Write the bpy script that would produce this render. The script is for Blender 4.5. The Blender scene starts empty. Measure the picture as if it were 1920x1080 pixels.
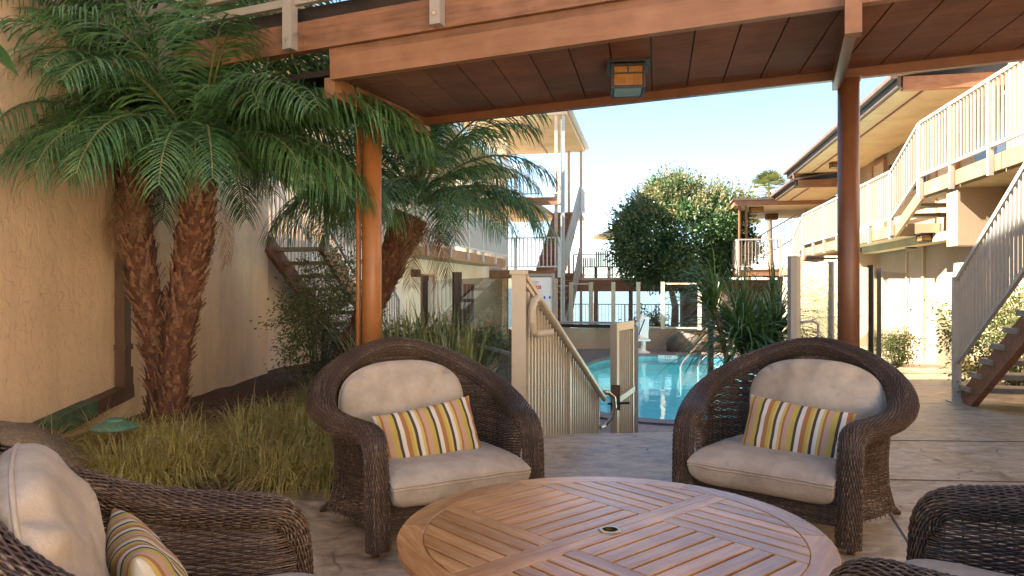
import bpy, math, random
import numpy as np
from mathutils import Vector, Matrix, Euler, noise
R = math.radians
random.seed(7); rng = np.random.default_rng(7)
scene = bpy.context.scene
COL = scene.collection

# ------------------------------------------------------------------ camera
CAM_H, FPX = 1.30, 1380.0
cam_d = bpy.data.cameras.new('camera'); cam = bpy.data.objects.new('camera', cam_d); COL.objects.link(cam)
cam.location = (0, 0, CAM_H); cam.rotation_euler = (R(90), 0, 0)
cam_d.sensor_width = 36.0; cam_d.lens = 36.0*FPX/1920.0
cam_d.clip_start = 0.05; cam_d.clip_end = 20000
scene.camera = cam

# ------------------------------------------------------------------ directions of the two wings
TH = R(11.07)
A2 = Vector((math.sin(TH), math.cos(TH), 0))      # along the wings, away from the patio
B2 = Vector((math.cos(TH), -math.sin(TH), 0))     # across, towards the right wing
def W(u, v, z=0.0): return A2*u + B2*v + Vector((0, 0, z))

# ------------------------------------------------------------------ light
SUN_TO = (-B2*1.0 - A2*0.22 + Vector((0, 0, 1.0))).normalized()
SUN_EL = math.asin(SUN_TO.z); SUN_AZ = math.atan2(SUN_TO.x, SUN_TO.y)
world = bpy.data.worlds.new('World'); scene.world = world; world.use_nodes = True
wn = world.node_tree.nodes; wn.clear()
sky = wn.new('ShaderNodeTexSky'); sky.sky_type = 'NISHITA'; sky.sun_disc = False
sky.sun_elevation = SUN_EL; sky.sun_rotation = SUN_AZ; sky.air_density = 0.85; sky.dust_density = 0.15; sky.ozone_density = 2.6
bg = wn.new('ShaderNodeBackground'); bg.inputs['Strength'].default_value = 0.05
wo = wn.new('ShaderNodeOutputWorld')
world.node_tree.links.new(sky.outputs[0], bg.inputs[0]); world.node_tree.links.new(bg.outputs[0], wo.inputs[0])
sd = bpy.data.lights.new('sun', 'SUN'); sd.energy = 5.0; sd.angle = R(0.55); sd.color = (1.0, 0.93, 0.83)
sun = bpy.data.objects.new('sun', sd); COL.objects.link(sun)
sun.rotation_euler = SUN_TO.to_track_quat('Z', 'Y').to_euler(); sun.location = (0, 0, 30)
scene.view_settings.view_transform = 'Standard'; scene.view_settings.look = 'None'
scene.view_settings.exposure = 3.1; scene.view_settings.gamma = 1.0
scene.view_settings.use_curve_mapping = False
try:
    scene.view_settings.use_white_balance = True
    scene.view_settings.white_balance_temperature = 6800
    scene.view_settings.white_balance_tint = 10
except Exception: pass
scene.cycles.max_bounces = 8; scene.cycles.diffuse_bounces = 4; scene.cycles.transparent_max_bounces = 16
scene.cycles.caustics_reflective = False; scene.cycles.caustics_refractive = False
scene.cycles.use_denoising = True

# ------------------------------------------------------------------ materials
MATS = {}
def _mat(name):
    m = bpy.data.materials.new(name); m.use_nodes = True; nt = m.node_tree
    p = nt.nodes['Principled BSDF']; MATS[name] = m
    return m, nt, p, nt.nodes['Material Output']
def nd(nt, t, **kw):
    n = nt.nodes.new(t)
    for k, v in kw.items():
        if k in n.inputs: n.inputs[k].default_value = v
        else: setattr(n, k, v)
    return n
def ramp(nt, fac, stops, interp='LINEAR'):
    r = nt.nodes.new('ShaderNodeValToRGB'); r.color_ramp.interpolation = interp
    e = r.color_ramp.elements
    while len(e) < len(stops): e.new(0.5)
    for el, (p, c) in zip(e, stops): el.position = p; el.color = (*c, 1) if len(c) == 3 else c
    nt.links.new(fac, r.inputs[0]); return r.outputs[0]
def coords(nt, scale=(1, 1, 1), kind='Object', rot=(0, 0, 0)):
    tc = nt.nodes.new('ShaderNodeTexCoord'); mp = nt.nodes.new('ShaderNodeMapping')
    mp.inputs['Scale'].default_value = scale; mp.inputs['Rotation'].default_value = rot
    nt.links.new(tc.outputs[kind], mp.inputs[0]); return mp.outputs[0]
def wcoords(nt, scale=(1, 1, 1)):
    g = nt.nodes.new('ShaderNodeNewGeometry'); mp = nt.nodes.new('ShaderNodeMapping')
    mp.inputs['Scale'].default_value = scale
    nt.links.new(g.outputs['Position'], mp.inputs[0]); return mp.outputs[0]
def noisef(nt, vec, scale, detail=4, rough=0.55, dist=0.0):
    n = nt.nodes.new('ShaderNodeTexNoise'); n.inputs['Scale'].default_value = scale
    n.inputs['Detail'].default_value = detail; n.inputs['Roughness'].default_value = rough
    n.inputs['Distortion'].default_value = dist
    if vec is not None: nt.links.new(vec, n.inputs['Vector'])
    return n.outputs['Fac']
def mixc(nt, fac, a, b, mode='MIX'):
    m = nt.nodes.new('ShaderNodeMix'); m.data_type = 'RGBA'; m.blend_type = mode
    if isinstance(fac, (int, float)): m.inputs[0].default_value = fac
    else: nt.links.new(fac, m.inputs[0])
    for s, i in ((a, 6), (b, 7)):
        if isinstance(s, tuple): m.inputs[i].default_value = (*s, 1)
        else: nt.links.new(s, m.inputs[i])
    return m.outputs[2]
def bump(nt, p, h, strength=0.3, dist=0.01):
    b = nt.nodes.new('ShaderNodeBump'); b.inputs['Strength'].default_value = strength; b.inputs['Distance'].default_value = dist
    nt.links.new(h, b.inputs['Height']); nt.links.new(b.outputs[0], p.inputs['Normal']); return b
def randomval(nt):
    o = nt.nodes.new('ShaderNodeObjectInfo'); return o.outputs['Random']
def mathn(nt, op, a, b=0.0):
    m = nt.nodes.new('ShaderNodeMath'); m.operation = op
    for s, i in ((a, 0), (b, 1)):
        if isinstance(s, (int, float)): m.inputs[i].default_value = s
        else: nt.links.new(s, m.inputs[i])
    return m.outputs[0]

def paint(name, c, rough=0.5, var=0.12, bumps=0.05, sc=6.0, metallic=0.0, dirt=None):
    m, nt, p, o = _mat(name)
    v = wcoords(nt)
    n = noisef(nt, v, sc, 6, 0.65)
    a = tuple(x*(1-var) for x in c); b = tuple(min(1, x*(1+var)) for x in c)
    col = ramp(nt, n, [(0.3, a), (0.7, b)])
    if dirt:
        d = ramp(nt, noisef(nt, wcoords(nt, (3, 3, 0.5)), 2.3, 6, 0.7), [(0.52, (0, 0, 0)), (0.75, (1, 1, 1))])
        col = mixc(nt, mathn(nt, 'MULTIPLY', d, 0.55), col, dirt)
    nt.links.new(col, p.inputs['Base Color']); p.inputs['Roughness'].default_value = rough; p.inputs['Metallic'].default_value = metallic
    if bumps: bump(nt, p, noisef(nt, v, 60, 3), bumps, 0.004)
    return m
def stucco(name, c, vein=0.0, sc=1.0, stain=0.35):
    m, nt, p, o = _mat(name); v = wcoords(nt)
    big = noisef(nt, v, 0.9*sc, 5, 0.6)
    col = ramp(nt, big, [(0.25, tuple(x*0.84 for x in c)), (0.55, c), (0.8, tuple(min(1, x*1.1) for x in c))])
    st = ramp(nt, noisef(nt, wcoords(nt, (1.6, 1.6, 0.22)), 1.6, 5, 0.6), [(0.5, (0, 0, 0)), (0.72, (1, 1, 1))])
    col = mixc(nt, mathn(nt, 'MULTIPLY', st, stain), col, tuple(x*0.5 for x in c))
    fine = noisef(nt, v, 45*sc, 5, 0.7)
    h = fine
    if vein:
        w = noisef(nt, wcoords(nt, (1, 1, 0.75)), 6.0*sc, 3, 0.5, 1.2)
        line = mathn(nt, 'ABSOLUTE', mathn(nt, 'SUBTRACT', w, 0.5))
        gate = ramp(nt, noisef(nt, v, 3.1*sc, 3), [(0.42, (0, 0, 0)), (0.6, (1, 1, 1))])
        ln = ramp(nt, line, [(0.0, (1, 1, 1)), (0.014, (0, 0, 0))])
        ln = mathn(nt, 'MULTIPLY', ln, gate)
        col = mixc(nt, mathn(nt, 'MULTIPLY', ln, vein), col, tuple(x*0.42 for x in c))
        plate = ramp(nt, w, [(0.44, (0, 0, 0)), (0.5, (1, 1, 1))])
        h = mathn(nt, 'ADD', mathn(nt, 'MULTIPLY', fine, 0.35), mathn(nt, 'MULTIPLY', plate, 0.7))
    nt.links.new(col, p.inputs['Base Color']); p.inputs['Roughness'].default_value = 0.92
    bump(nt, p, h, 0.33, 0.012)
    return m
def wood(name, c1, c2, scale=(2.0, 26, 26), rough=0.6, rand=0.25, kind='Object', knots=False):
    m, nt, p, o = _mat(name)
    v = coords(nt, scale, kind) if kind == 'Object' else wcoords(nt, scale)
    rv = nt.nodes.new('ShaderNodeVectorMath'); rv.operation = 'ADD'
    cb = nt.nodes.new('ShaderNodeCombineXYZ'); r = randomval(nt)
    nt.links.new(mathn(nt, 'MULTIPLY', r, 37.0), cb.inputs[0]); nt.links.new(mathn(nt, 'MULTIPLY', r, 91.0), cb.inputs[1])
    nt.links.new(v, rv.inputs[0]); nt.links.new(cb.outputs[0], rv.inputs[1]); v = rv.outputs[0]
    g = noisef(nt, v, 1.0, 6, 0.62, 0.6)
    col = ramp(nt, g, [(0.28, c1), (0.72, c2)])
    patch = noisef(nt, wcoords(nt), 3.0, 3)
    col = mixc(nt, ramp(nt, patch, [(0.45, (0, 0, 0)), (0.75, (0.5, 0.5, 0.5))]), col, tuple(min(1, x*1.25+0.03) for x in c2))
    hsv = nt.nodes.new('ShaderNodeHueSaturation'); nt.links.new(col, hsv.inputs['Color'])
    nt.links.new(mathn(nt, 'ADD', mathn(nt, 'MULTIPLY', r, rand), 1.0-rand/2), hsv.inputs['Value'])
    nt.links.new(hsv.outputs[0], p.inputs['Base Color'])
    p.inputs['Roughness'].default_value = rough
    bump(nt, p, g, 0.25, 0.004)
    return m
def leafmat(name, c1, c2, c3=None, sc=3.0, trans=0.25, rough=0.4, tip=None):
    m, nt, p, o = _mat(name)
    n = noisef(nt, wcoords(nt), sc, 3, 0.6)
    wn_ = nt.nodes.new('ShaderNodeTexWhiteNoise'); wn_.noise_dimensions = '3D'
    sn = nt.nodes.new('ShaderNodeVectorMath'); sn.operation = 'SNAP'; sn.inputs[1].default_value = (0.05, 0.05, 0.05)
    nt.links.new(wcoords(nt), sn.inputs[0]); nt.links.new(sn.outputs[0], wn_.inputs[0])
    f = mathn(nt, 'ADD', mathn(nt, 'MULTIPLY', n, 0.65), mathn(nt, 'MULTIPLY', wn_.outputs[0], 0.35))
    st = [(0.3, c1), (0.62, c2)]
    if c3: st.append((0.82, c3))
    col = ramp(nt, f, st)
    nt.links.new(col, p.inputs['Base Color']); p.inputs['Roughness'].default_value = rough
    t = nt.nodes.new('ShaderNodeBsdfTranslucent'); nt.links.new(col, t.inputs[0])
    mx = nt.nodes.new('ShaderNodeMixShader'); mx.inputs[0].default_value = trans
    nt.links.new(p.outputs[0], mx.inputs[1]); nt.links.new(t.outputs[0], mx.inputs[2]); nt.links.new(mx.outputs[0], o.inputs[0])
    return m
def glassmat(name, tint, ior=1.45, rough=0.0, waves=None, gl=1.0):
    m, nt, p, o = _mat(name); nt.nodes.remove(p)
    t = nt.nodes.new('ShaderNodeBsdfTransparent'); t.inputs[0].default_value = (*tint, 1)
    g = nt.nodes.new('ShaderNodeBsdfGlossy'); g.inputs['Roughness'].default_value = rough
    f = nt.nodes.new('ShaderNodeFresnel'); f.inputs[0].default_value = ior
    fac = f.outputs[0]
    if gl != 1.0: fac = mathn(nt, 'MULTIPLY', fac, gl)
    mx = nt.nodes.new('ShaderNodeMixShader'); nt.links.new(fac, mx.inputs[0])
    nt.links.new(t.outputs[0], mx.inputs[1]); nt.links.new(g.outputs[0], mx.inputs[2]); nt.links.new(mx.outputs[0], o.inputs[0])
    if waves:
        b = nt.nodes.new('ShaderNodeBump'); b.inputs['Strength'].default_value = waves[1]; b.inputs['Distance'].default_value = 0.03
        nt.links.new(noisef(nt, wcoords(nt), waves[0], 3, 0.5, 0.4), b.inputs['Height'])
        nt.links.new(b.outputs[0], g.inputs['Normal']); nt.links.new(b.outputs[0], f.inputs['Normal'])
    return m

M = MATS
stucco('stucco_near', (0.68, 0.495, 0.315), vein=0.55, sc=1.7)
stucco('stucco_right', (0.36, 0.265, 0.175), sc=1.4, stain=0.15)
stucco('stucco_left', (0.78, 0.65, 0.50), sc=1.4, stain=0.15)
stucco('soffit_plaster', (0.46, 0.35, 0.21), sc=1.4, stain=0.35)
stucco('low_wall', (0.50, 0.39, 0.29), sc=1.5, stain=0.2)
wood('fascia_paint', (0.18, 0.080, 0.034), (0.265, 0.125, 0.056), (1.2, 12, 18), 0.6, 0.1)
paint('post_paint', (0.37, 0.145, 0.04), 0.42, 0.12, 0.05, dirt=(0.22, 0.085, 0.03))
paint('dark_post', (0.17, 0.068, 0.030), 0.4, 0.15, 0.05, dirt=(0.10, 0.045, 0.022))
wood('soffit_board', (0.10, 0.036, 0.016), (0.18, 0.066, 0.032), (1.5, 22, 22), 0.85, 0.35)
wood('joist_wood', (0.10, 0.043, 0.020), (0.25, 0.115, 0.055), (1.6, 12, 18), 0.65, 0.15)
wood('stair_wood', (0.16, 0.065, 0.03), (0.29, 0.125, 0.06), (2, 14, 14), 0.65, 0.15, kind='W')
wood('light_fascia', (0.25, 0.115, 0.05), (0.36, 0.19, 0.09), (1.6, 12, 18), 0.6, 0.15)
wood('tread_wood', (0.22, 0.175, 0.125), (0.34, 0.28, 0.21), (6, 6, 20), 0.75, 0.15)
wood('roof_beam', (0.17, 0.075, 0.035), (0.29, 0.135, 0.065), (2, 14, 14), 0.6, 0.2, kind='W')
paint('roof_edge', (0.085, 0.055, 0.04), 0.6, 0.2)
paint('rail_paint', (0.31, 0.28, 0.235), 0.4, 0.05, 0.02)
paint('rail_grey', (0.36, 0.345, 0.31), 0.4, 0.05, 0.02)
paint('gate_paint', (0.54, 0.46, 0.335), 0.4, 0.06, 0.02)
paint('landing_paint', (0.16, 0.16, 0.12), 0.45, 0.06, 0.02)
paint('gate_panel', (0.30, 0.25, 0.18), 0.5, 0.08, 0.02)
paint('tower_white', (0.60, 0.58, 0.55), 0.45, 0.06, 0.02)
paint('tower_post', (0.50, 0.36, 0.26), 0.5, 0.1, 0.02)
paint('door_paint', (0.56, 0.41, 0.27), 0.5, 0.05, 0.02)
paint('door_left', (0.46, 0.35, 0.24), 0.5, 0.05, 0.02)
paint('dark_metal', (0.035, 0.028, 0.024), 0.4, 0.2, 0.02, metallic=0.5)
paint('steel', (0.62, 0.62, 0.62), 0.22, 0.05, 0.0, metallic=1.0)
paint('brass', (0.55, 0.40, 0.18), 0.3, 0.1, 0.0, metallic=1.0)
paint('downspout_paint', (0.10, 0.055, 0.03), 0.55, 0.25, 0.1)
paint('trough_paint', (0.055, 0.105, 0.055), 0.6, 0.4, 0.2, sc=9, dirt=(0.05, 0.035, 0.025))
paint('lamp_green', (0.09, 0.20, 0.13), 0.5, 0.2, 0.05)
paint('lamp_stem', (0.12, 0.05, 0.03), 0.6, 0.2, 0.05)
paint('white_plastic', (0.78, 0.78, 0.76), 0.35, 0.03, 0.0)
paint('blue_strap', (0.02, 0.05, 0.35), 0.6, 0.1, 0.0)
paint('red_print', (0.55, 0.02, 0.025), 0.5, 0.05, 0.0)
paint('blue_print', (0.03, 0.06, 0.42), 0.5, 0.05, 0.0)
paint('black_print', (0.02, 0.02, 0.02), 0.5, 0.05, 0.0)
paint('pool_plaster', (0.32, 0.88, 0.94), 0.6, 0.08, 0.0, sc=1.2)
paint('pool_tile', (0.10, 0.36, 0.46), 0.3, 0.25, 0.0, sc=8)
paint('umbrella_cloth', (0.68, 0.58, 0.32), 0.8, 0.05, 0.0)
paint('window_dark', (0.03, 0.035, 0.04), 0.08, 0.1, 0.0)
paint('sand', (0.52, 0.43, 0.31), 0.9, 0.15, 0.2)
paint('ice_plant', (0.08, 0.10, 0.04), 0.9, 0.4, 0.4)
glassmat('glass_pane', (0.90, 0.94, 0.915), 1.45, gl=0.6)
leafmat('amber_glass', (0.40, 0.17, 0.035), (0.52, 0.25, 0.06), None, 9, 0.5, 0.2)
leafmat('pale_glass', (0.42, 0.56, 0.45), (0.52, 0.64, 0.54), None, 9, 0.5, 0.15)
glassmat('water', (0.90, 0.985, 0.99), 1.33, 0.0, waves=(2.6, 0.22))
leafmat('palm_leaf', (0.05, 0.125, 0.038), (0.105, 0.22, 0.075), (0.23, 0.36, 0.15), 2.5, 0.27, 0.36)
leafmat('palm_rachis', (0.10, 0.12, 0.04), (0.17, 0.18, 0.07), None, 5, 0.05, 0.5)
leafmat('tree_leaf', (0.034, 0.08, 0.024), (0.07, 0.135, 0.042), (0.14, 0.20, 0.07), 2.2, 0.2, 0.4)
leafmat('tree_tip', (0.14, 0.13, 0.05), (0.25, 0.21, 0.09), None, 2.5, 0.35, 0.6)
leafmat('bush_leaf', (0.07, 0.095, 0.035), (0.15, 0.18, 0.07), (0.28, 0.29, 0.13), 6, 0.2, 0.5)
leafmat('grass_blade', (0.34, 0.29, 0.06), (0.68, 0.59, 0.19), (0.88, 0.79, 0.46), 9, 0.5, 0.55)
leafmat('dead_frond', (0.16, 0.085, 0.04), (0.30, 0.18, 0.09), None, 6, 0.15, 0.7)
leafmat('dry_grass', (0.30, 0.22, 0.10), (0.45, 0.36, 0.18), None, 9, 0.3, 0.6)
leafmat('strap_leaf', (0.09, 0.13, 0.04), (0.24, 0.27, 0.10), (0.55, 0.52, 0.27), 8, 0.2, 0.45)
leafmat('dragon_leaf', (0.05, 0.115, 0.03), (0.11, 0.21, 0.06), (0.24, 0.33, 0.12), 5, 0.2, 0.35)
leafmat('hedge_leaf', (0.06, 0.085, 0.02), (0.14, 0.15, 0.045), (0.22, 0.21, 0.075), 6, 0.3, 0.5)
leafmat('banana_leaf', (0.03, 0.10, 0.03), (0.05, 0.16, 0.05), None, 8, 0.2, 0.3)
paint('palm_stub', (0.215, 0.11, 0.06), 0.85, 0.6, 0.3, sc=22)
paint('bark', (0.11, 0.055, 0.03), 0.9, 0.5, 0.6, sc=14)
paint('grey_bark', (0.15, 0.11, 0.08), 0.9, 0.4, 0.6, sc=10)

m, nt, p, o = _mat('palm_fibre')
nf = noisef(nt, wcoords(nt, (1, 1, 0.5)), 26, 5, 0.7)
nt.links.new(ramp(nt, nf, [(0.3, (0.04, 0.016, 0.009)), (0.55, (0.13, 0.05, 0.023)), (0.75, (0.28, 0.14, 0.07))]), p.inputs['Base Color'])
p.inputs['Roughness'].default_value = 0.85; bump(nt, p, nf, 0.7, 0.02)

m, nt, p, o = _mat('mulch')
nf = noisef(nt, wcoords(nt), 30, 6, 0.75)
nt.links.new(ramp(nt, nf, [(0.3, (0.05, 0.026, 0.015)), (0.55, (0.14, 0.072, 0.04)), (0.7, (0.28, 0.165, 0.10))]), p.inputs['Base Color'])
p.inputs['Roughness'].default_value = 0.95; bump(nt, p, nf, 1.0, 0.04)

def concrete(name, c1, c2, c3, crack=True, rough=0.46):
    m, nt, p, o = _mat(name); v = wcoords(nt)
    n1 = noisef(nt, v, 1.3, 8, 0.68, 0.5); n2 = noisef(nt, wcoords(nt, (1, 1.6, 1)), 6, 7, 0.7, 0.8)
    f = mathn(nt, 'ADD', mathn(nt, 'MULTIPLY', n1, 0.5), mathn(nt, 'MULTIPLY', n2, 0.5))
    col = ramp(nt, f, [(0.40, c1), (0.5, c2), (0.60, c3)])
    h = n2
    if crack:
        d = nt.nodes.new('ShaderNodeVectorMath'); d.operation = 'ADD'
        nv = nt.nodes.new('ShaderNodeTexNoise'); nv.inputs['Scale'].default_value = 1.6; nv.inputs['Detail'].default_value = 3
        nt.links.new(v, nv.inputs['Vector'])
        sc = nt.nodes.new('ShaderNodeVectorMath'); sc.operation = 'SCALE'; sc.inputs['Scale'].default_value = 0.7
        nt.links.new(nv.outputs['Color'], sc.inputs[0]); nt.links.new(v, d.inputs[0]); nt.links.new(sc.outputs[0], d.inputs[1])
        fl = nt.nodes.new('ShaderNodeVectorMath'); fl.operation = 'MULTIPLY'; fl.inputs[1].default_value = (0.6, 1.0, 0)
        nt.links.new(d.outputs[0], fl.inputs[0])
        vo = nt.nodes.new('ShaderNodeTexVoronoi'); vo.feature = 'DISTANCE_TO_EDGE'; vo.inputs['Scale'].default_value = 0.95
        nt.links.new(fl.outputs[0], vo.inputs['Vector'])
        ln = ramp(nt, vo.outputs['Distance'], [(0.0, (1, 1, 1)), (0.007, (0, 0, 0))])
        ln = mathn(nt, 'MULTIPLY', ln, ramp(nt, noisef(nt, v, 2.2, 2), [(0.4, (0, 0, 0)), (0.55, (1, 1, 1))]))
        col = mixc(nt, mathn(nt, 'MULTIPLY', ln, 0.7), col, tuple(x*0.4 for x in c1))
        h = mathn(nt, 'SUBTRACT', n2, mathn(nt, 'MULTIPLY', ln, 0.6))
    nt.links.new(col, p.inputs['Base Color'])
    rr = ramp(nt, n1, [(0.3, (rough-0.15,)*3), (0.7, (rough+0.15,)*3)]); nt.links.new(rr, p.inputs['Roughness'])
    bump(nt, p, h, 0.35, 0.012)
concrete('patio_concrete', (0.23, 0.16, 0.10), (0.42, 0.315, 0.205), (0.60, 0.485, 0.345))
concrete('deck_concrete', (0.13, 0.10, 0.09), (0.22, 0.175, 0.155), (0.32, 0.26, 0.235), rough=0.6)
concrete('coping_stone', (0.07, 0.06, 0.065), (0.13, 0.105, 0.11), (0.2, 0.165, 0.16), crack=False)

m, nt, p, o = _mat('boulder_stone'); v = wcoords(nt)
nf = noisef(nt, v, 5, 8, 0.75); n2 = noisef(nt, v, 60, 4, 0.7)
c_ = ramp(nt, nf, [(0.3, (0.11, 0.075, 0.045)), (0.6, (0.24, 0.17, 0.105)), (0.8, (0.36, 0.28, 0.19))])
c_ = mixc(nt, ramp(nt, n2, [(0.5, (0, 0, 0)), (0.7, (0.6,)*3)]), c_, (0.45, 0.36, 0.25))
nt.links.new(c_, p.inputs['Base Color']); p.inputs['Roughness'].default_value = 0.9
bump(nt, p, mathn(nt, 'ADD', nf, mathn(nt, 'MULTIPLY', n2, 0.4)), 0.8, 0.03)

paint('dark_stone', (0.10, 0.075, 0.055), 0.9, 0.5, 0.5, sc=5)
m, nt, p, o = _mat('wicker'); v = wcoords(nt)
nf = noisef(nt, v, 60, 4, 0.7); n2 = noisef(nt, v, 5, 3, 0.6); gi = nt.nodes.new('ShaderNodeNewGeometry')
f = mathn(nt, 'ADD', mathn(nt, 'MULTIPLY', nf, 0.62), mathn(nt, 'ADD', mathn(nt, 'MULTIPLY', n2, 0.25), mathn(nt, 'MULTIPLY', gi.outputs['Random Per Island'], 0.14)))
nt.links.new(ramp(nt, f, [(0.36, (0.028, 0.016, 0.010)), (0.54, (0.088, 0.052, 0.032)), (0.72, (0.27, 0.19, 0.13))]), p.inputs['Base Color'])
p.inputs['Roughness'].default_value = 0.38

m, nt, p, o = _mat('cushion_fabric'); v = coords(nt)
nf = noisef(nt, v, 4.5, 6, 0.7); wv = noisef(nt, coords(nt, (1, 1, 1)), 260, 2)
c_ = ramp(nt, nf, [(0.3, (0.34, 0.275, 0.20)), (0.55, (0.48, 0.40, 0.305)), (0.75, (0.56, 0.48, 0.38))])
sp = ramp(nt, noisef(nt, v, 9, 3), [(0.66, (0, 0, 0)), (0.74, (0.35,)*3)])
c_ = mixc(nt, sp, c_, (0.17, 0.14, 0.11))
c_ = mixc(nt, mathn(nt, 'MULTIPLY', wv, 0.28), c_, (0.22, 0.18, 0.14))
nt.links.new(c_, p.inputs['Base Color']); p.inputs['Roughness'].default_value = 0.95
bump(nt, p, mathn(nt, 'ADD', mathn(nt, 'MULTIPLY', wv, 0.3), noisef(nt, v, 7, 4, 0.6, 0.8)), 0.45, 0.012)
paint('cushion_back', (0.055, 0.065, 0.085), 0.9, 0.1, 0.1)

m, nt, p, o = _mat('stripe_fabric')
tc = nt.nodes.new('ShaderNodeTexCoord'); sx = nt.nodes.new('ShaderNodeSeparateXYZ'); nt.links.new(tc.outputs['Object'], sx.inputs[0])
fr = mathn(nt, 'FRACT', mathn(nt, 'MULTIPLY', mathn(nt, 'ADD', sx.outputs[0], 0.31), 1/0.205))
wht = (0.64, 0.60, 0.50); drk = (0.035, 0.026, 0.026); olv = (0.47, 0.35, 0.06); rst = (0.36, 0.14, 0.04); pnk = (0.47, 0.30, 0.20); pal = (0.56, 0.41, 0.11)
c_ = ramp(nt, fr, [(0, drk), (.075, wht), (.17, pal), (.24, rst), (.30, pnk), (.43, olv), (.56, drk), (.63, wht), (.74, rst), (.86, olv), (.94, pal)], 'CONSTANT')
wv = noisef(nt, coords(nt), 300, 2)
c_ = mixc(nt, mathn(nt, 'MULTIPLY', wv, 0.22), c_, (0.2, 0.16, 0.11))
nt.links.new(c_, p.inputs['Base Color']); p.inputs['Roughness'].default_value = 0.9
bump(nt, p, mathn(nt, 'ADD', mathn(nt, 'MULTIPLY', wv, 0.3), noisef(nt, coords(nt), 8, 3)), 0.3, 0.01)
wood('teak', (0.27, 0.105, 0.034), (0.51, 0.278, 0.108), (3.0, 34, 34), 0.24, 0.34)

m, nt, p, o = _mat('sea_water'); p.inputs['Base Color'].default_value = (0.06, 0.10, 0.13, 1); p.inputs['Roughness'].default_value = 0.2
bump(nt, p, noisef(nt, wcoords(nt), 0.4, 6, 0.7), 0.5, 0.5)

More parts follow.
